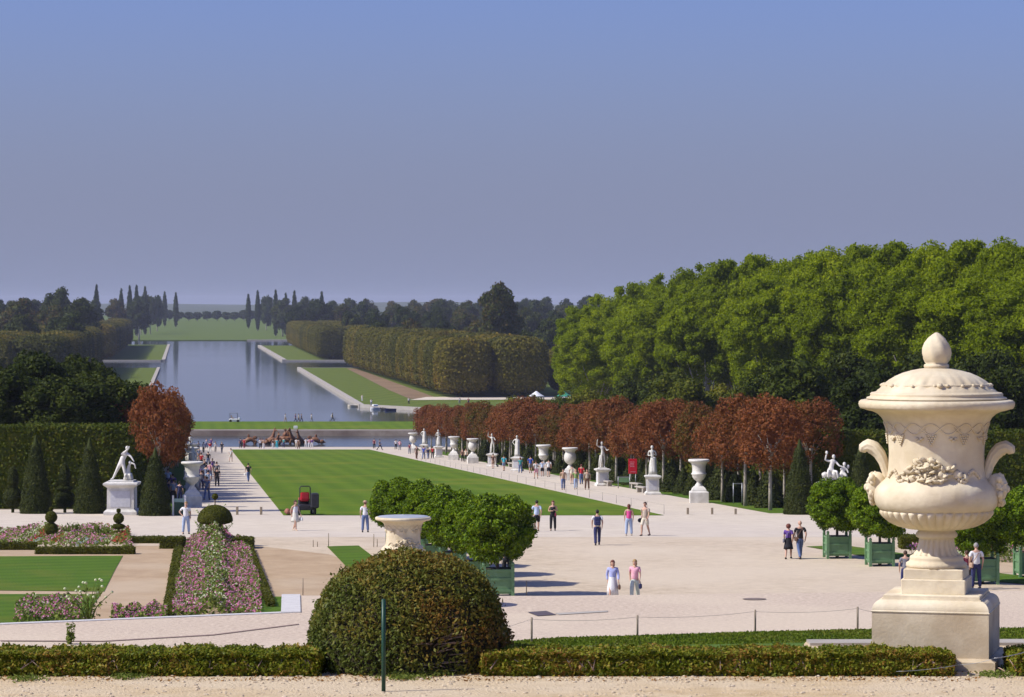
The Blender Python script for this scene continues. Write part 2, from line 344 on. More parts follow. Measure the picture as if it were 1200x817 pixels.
WATER = bpy.data.materials.new('still_water')
def _water(WATER=WATER, lo=0.05, hi=0.25, rg=0.06):
    nt = nodes_of(WATER); N = nt.nodes; L = nt.links
    out = N.new('ShaderNodeOutputMaterial'); b = N.new('ShaderNodeBsdfPrincipled')
    b.inputs['Base Color'].default_value = (0.035, 0.05, 0.055, 1); b.inputs['Roughness'].default_value = rg; b.inputs['IOR'].default_value = 1.33
    L.new(b.outputs[0], out.inputs[0]); tc = N.new('ShaderNodeTexCoord')
    n = N.new('ShaderNodeTexNoise'); n.inputs['Scale'].default_value = 0.8; n.inputs['Detail'].default_value = 6
    L.new(tc.outputs['Object'], n.inputs['Vector'])
    n2 = N.new('ShaderNodeTexNoise'); n2.inputs['Scale'].default_value = 0.006; n2.inputs['Detail'].default_value = 3
    mp = N.new('ShaderNodeMapping'); mp.inputs['Scale'].default_value = (0.25, 1, 1)
    L.new(tc.outputs['Object'], mp.inputs['Vector']); L.new(mp.outputs[0], n2.inputs['Vector'])
    mr = N.new('ShaderNodeMapRange'); mr.inputs['From Min'].default_value = 0.4; mr.inputs['From Max'].default_value = 0.62
    mr.inputs['To Min'].default_value = lo; mr.inputs['To Max'].default_value = hi
    L.new(n2.outputs['Fac'], mr.inputs['Value'])
    bp = N.new('ShaderNodeBump'); bp.inputs['Distance'].default_value = 0.05
    L.new(mr.outputs[0], bp.inputs['Strength']); L.new(n.outputs['Fac'], bp.inputs['Height']); L.new(bp.outputs[0], b.inputs['Normal'])
_water()
WATERB = bpy.data.materials.new('rippled_water'); _water(WATERB, 0.5, 0.8, 0.12)

# ---------------------------------------------------------------- world, sun, camera
SUN_EL, SUN_AZ = math.radians(45), math.radians(14)     # azimuth: how far behind the eye the sun stands, left of the view
sd = Vector((-math.cos(SUN_EL) * math.cos(SUN_AZ), -math.cos(SUN_EL) * math.sin(SUN_AZ), math.sin(SUN_EL)))
w = bpy.data.worlds.new('World'); SC.world = w; w.use_nodes = True
nt = w.node_tree; bg = nt.nodes['Background']; sky = nt.nodes.new('ShaderNodeTexSky'); sky.sky_type = 'NISHITA'
sky.sun_disc = False; sky.sun_elevation = SUN_EL; sky.sun_rotation = math.atan2(sd.x, sd.y); sky.altitude = 100; sky.air_density = 1.0; sky.dust_density = 2.0; sky.ozone_density = 3.0
mxs = nt.nodes.new('ShaderNodeMix'); mxs.data_type = 'RGBA'; mxs.blend_type = 'MULTIPLY'; mxs.inputs['Factor'].default_value = 1.0
mxs.inputs['B'].default_value = (0.50, 0.535, 0.90, 1)
nt.links.new(sky.outputs[0], mxs.inputs['A'])
tcw = nt.nodes.new('ShaderNodeTexCoord'); spx = nt.nodes.new('ShaderNodeSeparateXYZ'); nt.links.new(tcw.outputs['Generated'], spx.inputs[0])
mrw = nt.nodes.new('ShaderNodeMapRange'); mrw.interpolation_type = 'SMOOTHSTEP'; mrw.inputs['From Min'].default_value = -0.02; mrw.inputs['From Max'].default_value = 0.11; mrw.inputs['To Min'].default_value = 1.0; mrw.inputs['To Max'].default_value = 0.0
nt.links.new(spx.outputs['Z'], mrw.inputs['Value'])
mxw = nt.nodes.new('ShaderNodeMix'); mxw.data_type = 'RGBA'; mxw.inputs['B'].default_value = (1.80, 2.03, 3.05, 1)   # hazy lavender air low over the horizon
nt.links.new(mrw.outputs[0], mxw.inputs['Factor']); nt.links.new(mxs.outputs['Result'], mxw.inputs['A']); nt.links.new(mxw.outputs['Result'], bg.inputs[0]); bg.inputs[1].default_value = 0.125
sl = bpy.data.lights.new('sun', 'SUN'); sl.energy = 4.2; sl.angle = math.radians(0.5); sl.color = (1.0, 0.95, 0.86)
so = bpy.data.objects.new('sun', sl); COL.objects.link(so); so.rotation_euler = sd.to_track_quat('Z', 'Y').to_euler(); so.location = (-50, -20, 120)
cd = bpy.data.cameras.new('camera'); cam = bpy.data.objects.new('camera', cd); COL.objects.link(cam); SC.camera = cam
cam.location = (0, 0, CZ); cam.rotation_euler = (PI / 2, 0, 0)
cd.sensor_width = 36; cd.lens = 36 * F / 1200; cd.shift_y = -(408.5 - HY) / 1200; cd.clip_start = 0.5; cd.clip_end = 30000
SC.view_settings.view_transform = 'Standard'; SC.view_settings.look = 'None'; SC.view_settings.exposure = 0.3; SC.view_settings.gamma = 1; SC.view_settings.use_curve_mapping = False
SC.cycles.use_denoising = True; SC.cycles.max_bounces = 5; SC.cycles.diffuse_bounces = 3; SC.cycles.glossy_bounces = 2; SC.cycles.transmission_bounces = 2
SC.cycles.volume_bounces = 0; SC.cycles.caustics_reflective = False; SC.cycles.caustics_refractive = False; SC.cycles.use_adaptive_sampling = True; SC.cycles.adaptive_threshold = 0.02

# haze
hz = bpy.data.materials.new('haze'); nt = nodes_of(hz); out = nt.nodes.new('ShaderNodeOutputMaterial'); pv = nt.nodes.new('ShaderNodeVolumePrincipled')
pv.inputs['Color'].default_value = (0.74, 0.78, 0.95, 1); pv.inputs['Density'].default_value = 0.00006; pv.inputs['Anisotropy'].default_value = 0.0
nt.links.new(pv.outputs[0], out.inputs['Volume'])
ob('haze', MB().box((0, 4400, 21), (7600, 10400, 54)).mesh('haze', hz), kind='stuff', label='faint blue haze over the park', cat='haze')

# ---------------------------------------------------------------- ground
mb = MB(); v = []
XW = 3500
PR0 = [(-600, 12.0), (155, 12.0), (200, 13.5), (527, 24.62), (541.5, 24.93), (541.6, 29.0), (9600, 29.0)]
for (a, da), (b, db) in zip(PR0, PR0[1:]):
    mb.raw([(-XW, a, CZ - da), (XW, a, CZ - da), (XW, b, CZ - db), (-XW, b, CZ - db)], [[0, 1, 2, 3]])
ob('ground', mb.mesh('ground', EARTH), kind='structure')
AX = -0.1025
def ax(X0, Y0, Y): return X0 + AX * (Y - Y0)
# plaza, alleys
sheet('plaza', [(-70, 60), (90, 60), (90, 200.5), (ax(18.5, 208, 200.5), 200.5), (-70, 206)], 0.004, GRAVEL)
L0, L1, R0, R1 = G(332, 604.3), G(270.5, 527), G(778, 604.3), G(433, 527)
sheet('cross_path', [(-70, 166), (90, 166), (90, 211), (-70, 211)], 0.008, GRAVEL_W)
sheet('lower_path', [(-62, 170.5), (-5, 166), (-5, 150), (-62, 150)], 0.0, GRAVEL) if False else None
sheet('alley_gravel', [(L0.x - 9.5, 200.6), (R0.x + 10, 200.6), (ax(R0.x + 8.2, 200, 541), 541.3), (ax(L0.x - 9.5, 200, 541), 541.3)], 0.012, GRAVEL_W)
sheet('long_lawn', [(L0.x, L0.y), (R0.x, R0.y), (R1.x, R1.y), (L1.x, L1.y)], 0.03, LAWN)
# verges under the two rows of statues
for nm, s_, x0 in (('right_verge', 1, R0.x + 7.0), ('left_verge', -1, L0.x - 6.3)):
    sheet(nm, [(x0, 203), (x0 + s_ * 3.0, 203), (ax(x0 + s_ * 3.0, 203, 525), 525), (ax(x0, 203, 525), 525)], 0.02, LAWN2)
sheet('basin_edge_path', [(-100, 527), (60, 527), (60, 541.4), (-100, 541.4)], 0.016, GRAVEL_W)
# fountain basin and canal water
ob('basin_water', MB().raw([(-110, 541.6, CZ - 25.15), (30, 541.6, CZ - 25.15), (30, 597, CZ - 25.15), (-110, 597, CZ - 25.15)], [[0, 1, 2, 3]]).mesh('basin_water', WATERB), kind='structure')
ob('canal_water', MB().raw([(-900, 630, CZ - 26.55), (1400, 630, CZ - 26.55), (1400, 2300, CZ - 26.55), (-900, 2300, CZ - 26.55)], [[0, 1, 2, 3]]).mesh('canal_water', WATER), kind='structure')
def slab(name, poly, d, m, side=None, d2=29.0):
    a = sum(poly[i][0] * poly[(i + 1) % len(poly)][1] - poly[(i + 1) % len(poly)][0] * poly[i][1] for i in range(len(poly)))
    if a < 0: poly = poly[::-1]
    mb = MB(); mb.prism(poly, CZ - d2, CZ - d, 0, 1)
    return ob(name, mb.mesh(name, [m, side or WALL]), kind='structure')
slab('basin_side', [(-600, 541.7), (-110, 541.7), (-110, 595), (-600, 595)], 25.0, EARTH)
slab('basin_side', [(30, 541.7), (700, 541.7), (700, 595), (30, 595)], 25.0, EARTH)
slab('grass_strip', [(-700, 597.2), (700, 594.2), (700, 634.0), (-700, 634.8)], 24.0, LAWN)
slab('basin_rim_path', [(-700, 594.8), (700, 591.8), (700, 594.2), (-700, 597.2)], 24.1, KERB)
slab('basin_kerb', [(-110, 541.2), (30, 541.2), (30, 541.9), (-110, 541.9)], 24.85, KERB)
0 and slab('strip_path', [(-700, 632.0), (700, 632.0), (700, 634.2), (-700, 635)], 23.98, GRAVEL_W)
RB1 = [(-83.7, 1249), (-37.2, 795), (-10.8, 757), (20, 734), (1500, 700), (1500, 1249)]
RB2 = [(-149.9, 1886), (-101, 1415), (1500, 1415), (1500, 1886)]
LB1 = [(-140.4, 1249), (-103.5, 891), (-96, 820), (-140, 760), (-1500, 740), (-1500, 1249)]
LB2 = [(-210, 1924), (-157, 1415), (-1500, 1415), (-1500, 1924)]
for nm, pl in (('canal_bank', RB1), ('canal_bank', RB2), ('canal_bank', LB1), ('canal_bank', LB2)):
    slab(nm, pl, 26.0, LAWN4)
mb = MB(); FW = 1500
mb.raw([(-FW, 2162, CZ - 29), (FW, 2162, CZ - 29), (FW, 2162, CZ - 26), (-FW, 2162, CZ - 26), (-FW, 2500, CZ - 25.2), (FW, 2500, CZ - 25.2), (-FW, 3100, CZ - 18.6), (FW, 3100, CZ - 18.6), (-FW, 4200, CZ - 18), (FW, 4200, CZ - 18)],
       [[0, 1, 2, 3], [3, 2, 5, 4], [4, 5, 7, 6], [6, 7, 9, 8]])
ob('far_meadow', mb.mesh('far_meadow', LAWN3), kind='structure')
# quay stones
def quay(name, a, b, wd, d, h=0.25, label=None):
    a = Vector((a[0], a[1], 0)); b = Vector((b[0], b[1], 0)); t = (b - a).normalized(); nrm = Vector((-t.y, t.x, 0)) * wd
    poly = [(a.x, a.y), (b.x, b.y), ((b + nrm).x, (b + nrm).y), ((a + nrm).x, (a + nrm).y)]
    slab(name, poly, d - h, KERB, KERB, 27.6)
quay('quay_edge', (-83.7, 1249), (-37.2, 795), -1.3, 26.0)
quay('quay_edge', (-37.2, 795), (-10.8, 757), -1.3, 26.0)
quay('quay_edge', (-10.8, 757), (20, 734), -1.3, 26.0)
quay('quay_edge', (20, 734), (300, 727), -1.3, 26.0)
quay('quay_edge', (-149.9, 1886), (-101, 1415), -2.0, 26.0)
quay('quay_edge', (-101, 1415), (300, 1415), -4.0, 26.0, 0.05)
quay('quay_edge', (-83.7, 1249), (300, 1249), 1.5, 26.0, 0.05)
quay('quay_edge', (-140.4, 1249), (-103.5, 891), 1.2, 26.0)
quay('quay_edge', (-103.5, 891), (-96, 820), 2.0, 26.0)
quay('quay_edge', (-210, 1924), (-157, 1415), 1.6, 26.0)
quay('quay_edge', (-157, 1415), (-500, 1415), 3.0, 26.0, 0.05)
quay('quay_edge', (-181, 2160.5), (-95, 2160.5), -6.0, 26.0, 0.3)
def gsheet(name, poly, d, m):
    a = sum(poly[i][0] * poly[(i + 1) % len(poly)][1] - poly[(i + 1) % len(poly)][0] * poly[i][1] for i in range(len(poly)))
    if a < 0: poly = poly[::-1]
    return ob(name, MB().raw([(x, y, CZ - d) for x, y in poly], [list(range(len(poly)))]).mesh(name, m), kind='structure')
def gp2(px, py, d): p = GP(px, py, d); return (p.x, p.y)
gsheet('worn_turf', [gp2(406, 432, 26), gp2(417, 432, 26), gp2(512, 466.5, 26), gp2(545, 468, 26), gp2(480, 467.5, 26), gp2(455, 457, 26), gp2(428, 443, 26)], 25.95, WORN)
gsheet('wood_ride', [gp2(480, 469, 26), gp2(760, 468, 26), gp2(760, 464, 26), gp2(500, 465.5, 26)], 25.94, GRAVEL_W)
# far hills
mb = MB(); n = 60; v = []; f = []
for k, (yy, hh) in enumerate(((5000, 12), (6800, 20), (8200, 28.2), (9300, 10))):
    for i in range(n):
        x = -3300 + 6600 * i / (n - 1)
        v.append((x, yy, (hh if k in (0, 3) else hh + 3.0 * math.sin(i * 0.9 + k) + 2.4 * math.sin(i * 0.37 + 2 * k)) - 3))
for k in range(3):
    for i in range(n - 1): f.append([k * n + i, k * n + i + 1, (k + 1) * n + i + 1, (k + 1) * n + i])
mb.raw(v, f, 0, True)
ob('distant_hills', mb.mesh('distant_hills', mat('wooded_hills', (0.03, 0.05, 0.02), (0.10, 0.11, 0.06), scale=0.012, rough=1.0)), kind='structure')

# ---------------------------------------------------------------- upper terrace, bank and ramp
TD = 3.0
slab('terrace', [(-60, -60), (60, -60), (60, 27.9), (2.6, 27.9), (2.3, 26.3), (-60, 26.3)], TD, TERR, STONE2, 12.5)
far = [(-45, 60), (-11.1, 68.5), (-5.0, 71.3), (-5.3, 75.3), (0.8, 75.2), (12.4, 76.6), (45, 80)]
near = [(-45, 55), (-11, 62), (-2.5, 63.5), (-0.7, 64.6), (2.7, 66.1), (7.7, 67.2), (11.9, 67.6), (45, 70)]
slab('ramp', far + near[::-1], 7.0, RAMPG, STONE2, 12.5)
near = near[:4] + [(2.29, 66.0), (2.61, 66.07)] + near[4:]
mb = MB()
rows = [[(x, 26.29 if x < 2.4 else 27.9, CZ - 3.12) for x, y in near], [(x, 33, CZ - 4.6) for x, y in near], [(x, 52, CZ - 6.35) for x, y in near], [(x, y - 1.5, CZ - 7.0) for x, y in near], [(x, y + 0.02, CZ - 6.99) for x, y in near]]
v = [p for r in rows for p in r]; k = len(near)
mb.raw(v, [[r * k + i, r * k + i + 1, (r + 1) * k + i + 1, (r + 1) * k + i] for r in range(4) for i in range(k - 1)])
ob('grass_bank', mb.mesh('grass_bank', GRASSB), kind='structure')
# grass verge lying on the near side of the ramp
def r2(px, py): return gp2(px, py, 7.0)
gsheet('ramp_verge', [r2(560, 757.5), r2(600, 752), r2(655, 748), r2(750, 745.5), r2(885, 741), r2(1020, 738), r2(1170, 737), r2(1260, 735), r2(1260, 765), r2(560, 768)], 6.985, GRASSB)
def strip(name, pts, wd, z0, z1, m, label, cat):
    mb = MB()
    for a, b in zip(pts, pts[1:]):
        a = Vector((a[0], a[1], 0)); b = Vector((b[0], b[1], 0)); t = (b - a).normalized(); q = Vector((-t.y, t.x, 0)) * wd / 2
        poly = [tuple((a - q)[:2]), tuple((b - q)[:2]), tuple((b + q)[:2]), tuple((a + q)[:2])]
        if (poly[1][0] - poly[0][0]) * (poly[2][1] - poly[1][1]) - (poly[1][1] - poly[0][1]) * (poly[2][0] - poly[1][0]) < 0: poly = poly[::-1]
        mb.prism(poly, z0, z1)
    return ob(name, mb.mesh(name, m), label=label, cat=cat)
strip('stone_kerb', [(-45, 60.1), (-11.1, 68.6), (-5.0, 71.2)], 0.26, CZ - 7.6, CZ - 6.985, WHITEP if False else mat('kerb_white', (0.60, 0.58, 0.55), (0.50, 0.48, 0.45), rough=0.8), 'long white stone kerb along the left side of the ramp', 'kerb')
strip('stone_kerb', [(-4.98, 71.1), (-5.28, 75.4)], 0.44, CZ - 7.6, CZ - 6.975, MATS['kerb_white'], 'short white stone kerb leading back from the ramp beside the dome bush', 'kerb')
strip('stone_kerb', [(2.6, 27.7), (6.2, 27.75), (60, 28.6)], 0.30, CZ - 3.3, CZ - 2.975, KERB, 'pale stone kerb at the terrace edge behind the big urn pedestal', 'kerb')
# gutter line with a few pale stones on the ramp, drain cover and manhole
gsheet('drain_patch', [r2(618, 718), r2(640, 716.5), r2(652, 721), r2(630, 722.5)], 6.985, mat('drain_iron', (0.10, 0.08, 0.09), rough=0.8))
gsheet('gutter_stones', [r2(650, 719), r2(712, 716), r2(712, 717.6), r2(655, 721)], 6.988, KERB)
gsheet('manhole', [r2(884 + 14 * math.cos(t), 702.5 + 1.2 * math.sin(t)) for t in np.linspace(0, 2 * PI, 16, endpoint=False)], 6.985, mat('manhole_iron', (0.22, 0.17, 0.14), rough=0.9))
gsheet('gutter_line', [r2(0, 751), r2(120, 751.5), r2(250, 744), r2(350, 731.5), r2(350, 732.4), r2(250, 745), r2(120, 752.5), r2(0, 752)], 6.988, mat('gutter_dark', (0.26, 0.18, 0.15), rough=1.0))

# ---------------------------------------------------------------- parterre (left) and other beds on the plaza
sheet('parterre_sand', pxpoly([(-60, 650), (0, 645), (150, 640), (297, 640), (345, 645), (385, 650), (440, 668), (440, 735), (-60, 735)]), 0.012, SAND)
sheet('parterre_lawn', pxpoly([(-60, 653), (144, 652), (135, 668), (122, 694), (-60, 692)]), 0.03, LAWN2)
sheet('parterre_lawn', pxpoly([(-60, 697), (118, 697), (112, 706), (100, 722), (60, 745), (-60, 745)]), 0.03, LAWN2)
sheet('parterre_lawn', pxpoly([(286, 700), (331, 700), (334, 722), (288, 722)]), 0.03, LAWN2)
sheet('parterre_lawn', pxpoly([(383, 641), (420, 640), (440, 655), (470, 668), (440, 675), (405, 664)]), 0.03, LAWN2)
sheet('parterre_lawn', pxpoly([(944, 641), (990, 640), (1100, 655), (1100, 660), (1010, 652)]), 0.03, LAWN2)
sheet('parterre_lawn', pxpoly([(1165, 672), (1230, 678), (1230, 688), (1165, 682)]), 0.03, LAWN2)
sheet('parterre_sand', pxpoly([(1168, 655), (1260, 655), (1260, 672), (1168, 672)]), 0.02, SAND)
# ---------------------------------------------------------------- foliage generators
def sphere_dirs(n, up=0.0):
    d = rng.normal(size=(n, 3)); d[:, 2] += up; return d / np.linalg.norm(d, axis=1, keepdims=True)
def crown(lobes, nleaf, size, m, core=0.78, asp=1.5, up=0.15, zmin=None, coreseg=8):
    """lobes: list of (cx,cy,cz,rx,ry,rz)"""
    mb = MB(); Lb = np.array(lobes, float); area = (Lb[:, 3] * Lb[:, 4] + Lb[:, 4] * Lb[:, 5] + Lb[:, 3] * Lb[:, 5])
    idx = rng.choice(len(Lb), nleaf, p=area / area.sum()); d = sphere_dirs(nleaf, up)
    k = rng.uniform(0.76, 1.13, (nleaf, 1)); p = Lb[idx, :3] + d * Lb[idx, 3:] * k
    keep = np.ones(nleaf, bool)
    for j in range(len(Lb)):
        q = (((p - Lb[j, :3]) / Lb[j, 3:]) ** 2).sum(1); keep &= ~((q < 0.62) & (idx != j))
    if zmin is not None: keep &= p[:, 2] > zmin
    p, d = p[keep], d[keep]
    mb.leaves(p, d + rng.normal(size=p.shape) * 0.85, size, asp)
    for l in lobes:
        if core > 0: mb.ell(l[:3], [x * core for x in l[3:]], coreseg, 5, noise=0.08, rnd=0.35, smooth=False)
    return mb.mesh('crown', m)
def trunk(h, r, limbs=(), m=BARK, n=7, lean=0.0):
    mb = MB(); mb.tube([(0, 0, -0.3), (0, 0, h * 0.3), (lean, 0, h * 0.7), (lean * 1.5, 0, h)], [r * 1.25, r, r * 0.8, r * 0.55], n)
    for (x, y, z, z0) in limbs:
        mb.tube([(0, 0, z0), (x * 0.5, y * 0.5, (z + z0) / 2 + 0.1), (x, y, z)], [r * 0.45, r * 0.3, r * 0.12], 5)
    return mb.mesh('trunk', m)
def blob_lobes(R, H0, H1, n, rl, seed, flat=1.0):
    r_ = np.random.default_rng(seed); c = (H0 + H1) / 2; hz_ = (H1 - H0) / 2; out = [(0, 0, c, R * 0.72, R * 0.72, hz_ * 0.78)]
    for i in range(n):
        zz = r_.uniform(-0.92, 0.98); a = i * 2.399963 + r_.uniform(-0.3, 0.3); q = math.sqrt(1 - zz * zz) ** 0.8
        k = r_.uniform(0.78, 0.98); s = rl * r_.uniform(0.7, 1.25)
        out.append((math.cos(a) * q * (R - rl * 0.6) * k, math.sin(a) * q * (R - rl * 0.6) * k, c + zz * (hz_ - rl * 0.5) * k, s, s, s * 0.85 * flat))
    return out
def limbs_for(R, z0, z1, n=5):
    return [(R * 0.6 * math.cos(i * 2.4), R * 0.6 * math.sin(i * 2.4), z1 - 0.3 * (i % 2), z0) for i in range(n)]
PROTO = {}
def tree_proto(key, name, cat, cmesh, tmesh):
    e = thing(name, (0, 0, 0), 'x', cat); ob('crown', cmesh, e); ob('trunk', tmesh, e); PROTO[key] = e; return e
def plane_lobes(i):
    zb = (4, 9.5, 8.5, 5)[i]
    a = blob_lobes(8.4, zb, 26, 60, 1.6, 40 + i); b = blob_lobes(8.8, zb - .4, 26.4, 110, 0.9, 140 + i); return a + b[1:]
# unit-free prototypes in metres
for i in range(3):
    tree_proto('wood%d' % i, 'broadleaf_tree', 'tree', crown(blob_lobes(7.5, 5, 25, 26, 2.8, 20 + i), 5200, 0.75, M_WOOD), trunk(14, 0.5, limbs_for(7, 8, 14)))
    tree_proto('plane%d' % i, 'plane_tree', 'tree', crown(plane_lobes(i), 42000, 0.24, M_PLANE, core=0.7), trunk(17, 0.42, limbs_for(9, 5, 15, 9), MATS['grey_bark']))
    tree_proto('mid%d' % i, 'grove_tree', 'tree', crown(blob_lobes(3.4, 1.2, 10.5, 30, 1.15, 60 + i), 8000, 0.23, M_MID, core=0.7), trunk(6, 0.16, limbs_for(3, 3, 6), BARKD))
    tree_proto('chest%d' % i, 'chestnut_tree', 'tree', crown(blob_lobes(2.45, 2.35, 7.5, 50, 0.6, 80 + i), 7500, 0.12, M_CHEST, core=0.38), trunk(4.9, 0.11, limbs_for(1.4, 3.2, 4.9, 6), BARK, 8, 0.05 * (i - 1)))
tree_proto('plane3', 'plane_tree', 'tree', crown(plane_lobes(3), 42000, 0.24, M_PLANE, core=0.7), trunk(15, 0.5, limbs_for(7, 7, 15, 7)))
for i in range(2):
    tree_proto('far%d' % i, 'distant_tree', 'tree', crown(blob_lobes(7, 2, 17, 16, 3.2, 100 + i), 1600, 1.3, M_FAR), trunk(8, 0.5))
    lob = [(0, 0, 3 + 2.6 * k, 2.6 * math.sin(PI * (0.18 + 0.8 * (k / 10.0)) ) + 0.25, 2.6 * math.sin(PI * (0.18 + 0.8 * (k / 10.0))) + 0.25, 2.4) for k in range(10)]
    tree_proto('poplar%d' % i, 'poplar_tree', 'tree', crown(lob, 2600, 0.9, M_FAR, core=0.85), trunk(10, 0.5))
    tree_proto('dark%d' % i, 'dark_bushy_tree', 'tree', crown(blob_lobes(3.6, 0.8, 11.5, 40, 1.1, 120 + i), 10000, 0.24, M_DARK, core=0.72), trunk(6, 0.2, limbs_for(3, 3, 6), BARKD))

def superell(n, a, b, c, p=5.0):
    d = sphere_dirs(n); q = (np.abs(d[:, 0]) ** p + np.abs(d[:, 1]) ** p + np.abs(d[:, 2]) ** p) ** (1 / p)
    u = d / q[:, None]; nr = np.sign(u) * np.abs(u) ** (p - 1); return u * np.array([a, b, c]), nr / np.array([a, b, c])
def clipped(a, b, h, z0, nleaf, size, seed, p=5.0):
    mb = MB(); pts, nr = superell(nleaf, a, b, (h - z0) / 2, p); pts[:, 2] += (h + z0) / 2
    pts += rng.normal(size=pts.shape) * size * 0.45; nr = nr / np.linalg.norm(nr, axis=1, keepdims=True)
    mb.leaves(pts, nr + rng.normal(size=pts.shape) * 0.5, size, 1.4)
    mb.ell((0, 0, 0), (1, 1, 1), 20, 12, smooth=False, rnd=0.4); v = mb.V[-1]; q = (np.abs(v) ** p).sum(1) ** (1 / p); mb.V[-1] = v / q[:, None] * np.array([a, b, (h - z0) / 2]) * 0.92 + np.array([0, 0, (h + z0) / 2])
    return mb.mesh('crown', M_CLIP)
for i in range(2):
    tree_proto('clip%d' % i, 'clipped_tree', 'tree', clipped(5.62, 7.5, 15.9, 1.4, 7000, 0.52, i, 4.6), trunk(5, 0.35, m=BARKD))
    tree_proto('clips%d' % i, 'clipped_tree', 'tree', clipped(3.25, 5, 15.9, 1.6, 5000, 0.55, i, 2.5), trunk(5, 0.3, m=BARKD))

def place(key, x, y, z, rz, s, label, group):
    return first_or_dup(PROTO[key], USED, (x, y, z), rz, s, label, group)

# ---- clipped rows along the canal (both sides), front row and a second row behind
UA = math.atan2(1, -0.111)
def row(a, b, step, zb, side, label, group, hs=1.0, keyb='clip', two=True):
    a = Vector(a); b = Vector(b); L_ = (b - a).length; n = max(1, int(L_ / step)); t = (b - a) / L_; nn = Vector((t.y, -t.x)) * side
    ang = math.atan2(t.y, t.x)
    for k in range(n + 1):
        for r_ in range(2 if two else 1):
            p = a + t * (k * L_ / n) + nn * (7.5 + 15.5 * r_)
            s = hs * (random.uniform(0.975, 1.02) if keyb == 'clip' else random.uniform(0.86, 1.04))
            place('%s%d' % (keyb, random.randint(0, 1)), p.x, p.y, zb, ang + PI * (k % 2), (step / 11.5 * 1.0 if keyb == 'clip' else 1, 1, s), label, group)
ZB = CZ - 26.0
row((-20.9, 863), (-66, 1243), 15.5, ZB, 1, 'tall clipped tree in the nearer hedge-like row right of the canal', 'clipped trees of the nearer row right of the canal')
row((-89 , 1425), (-134, 1880), 15.5, ZB, 1, 'tall clipped tree in the farther hedge-like row right of the canal', 'clipped trees of the farther row right of the canal', 0.92)
row((-123, 868), (-161, 1243), 15.5, ZB, -1, 'tall clipped brownish tree in the nearer hedge-like row left of the canal', 'clipped trees of the nearer row left of the canal')
row((-179, 1425), (-226, 1880), 15.5, ZB, -1, 'tall clipped brownish tree in the farther hedge-like row left of the canal', 'clipped trees of the farther row left of the canal', 0.98)
row((-10, 884), (62, 890), 7.4, ZB, -1, 'tall dark clipped tree standing in the line facing the viewer beyond the russet trees', 'dark clipped trees facing the viewer right of the canal', 0.93, 'clips', False)
row((-138, 850), (-185, 850), 8.2, ZB, 1, 'tall brown clipped tree facing the viewer left of the canal', 'brown clipped trees facing the viewer left of the canal', 1.0, 'clips', False)
row((-137, 845), (-121, 790), 8.2, ZB, -1, 'low brown clipped tree at the near end of the left canal row', 'brown clipped trees at the near end of the left row', 0.85, 'clips', False) if False else None

# ---- woods (individual trees), right and left of the canal
def wood(px0, px1, Y, step, topy, group, label, jit=6, keys='wood'):
    x0, x1 = (px0 - CX) * Y / F, (px1 - CX) * Y / F; x = x0
    while x < x1:
        y = Y + random.uniform(-jit, jit) * 2; xx = x + random.uniform(-2, 2); px = CX + F * xx / y
        ty = topy(px) if callable(topy) else topy
        ztop = CZ - (ty - HY) * y / F + random.uniform(-2.2, 1.2); base = CZ - 26
        s = max(0.5, (ztop - base) / 25.0)
        sx = s * random.uniform(0.85, 1.1) if s < 1.15 else random.uniform(0.95, 1.15)
        place('%s%d' % (keys, random.randint(0, 2 if keys == 'wood' else 1)), xx, y, base, random.uniform(0, 6.28), (sx, sx, s), label, group)
        x += step * random.uniform(0.85, 1.15)
# right side, back to front
wood(330, 720, 2350, 17, 349, 'trees along the skyline right of the canal', 'dark rounded tree on the hazy skyline right of the canal')
wood(345, 740, 1900, 15, 352, 'trees of the far wood right of the canal', 'dark green tree in the far wood right of the canal')
wood(410, 760, 1500, 14, 362, 'trees of the middle wood right of the canal', 'dark green tree in the middle of the wood right of the canal')
wood(440, 780, 1180, 13.5, 374, 'trees of the nearer wood right of the canal', 'brown and green tree in the nearer wood right of the canal')
wood(520, 790, 960, 12.5, lambda p: 390 - 14 * max(0, (p - 560)) / 200, 'trees just behind the clipped rows right of the canal', 'brown and dark green tree rising just behind the clipped trees')
# left side
wood(-60, 165, 2100, 16, 350, 'trees along the skyline left of the canal', 'dark bluish tree on the hazy skyline left of the canal')
wood(-60, 128, 1650, 14.5, 347, 'trees of the far wood left of the canal', 'dark green tree in the far wood left of the canal')
wood(-60, 112, 1320, 13.5, 352, 'trees of the middle wood left of the canal', 'dark tree in the middle of the wood left of the canal')
wood(-60, 80, 1080, 12.5, 368, 'trees of the nearer wood left of the canal', 'brown and green tree in the nearer wood left of the canal')
wood(-60, 30, 700, 9, 398, 'brown trees at the left edge', 'brownish tree low at the left edge before the clipped row')
# the tall lone tree on the right skyline
p = P(585, 333, 1100); s = (p.z - (CZ - 26)) / 25.0
place('wood1', p.x, 1100, CZ - 26, 1.0, (1.0, 1.0, s), 'tallest tree on the skyline right of the canal, with an open airy crown', None)
p = P(66, 336, 1500); s = (p.z - (CZ - 26)) / 25.0
place('wood2', p.x, 1500, CZ - 26, 1.0, (0.95, 0.95, s), 'small rounded crown that stands highest on the left skyline', None)
p = P(640, 340, 640); 
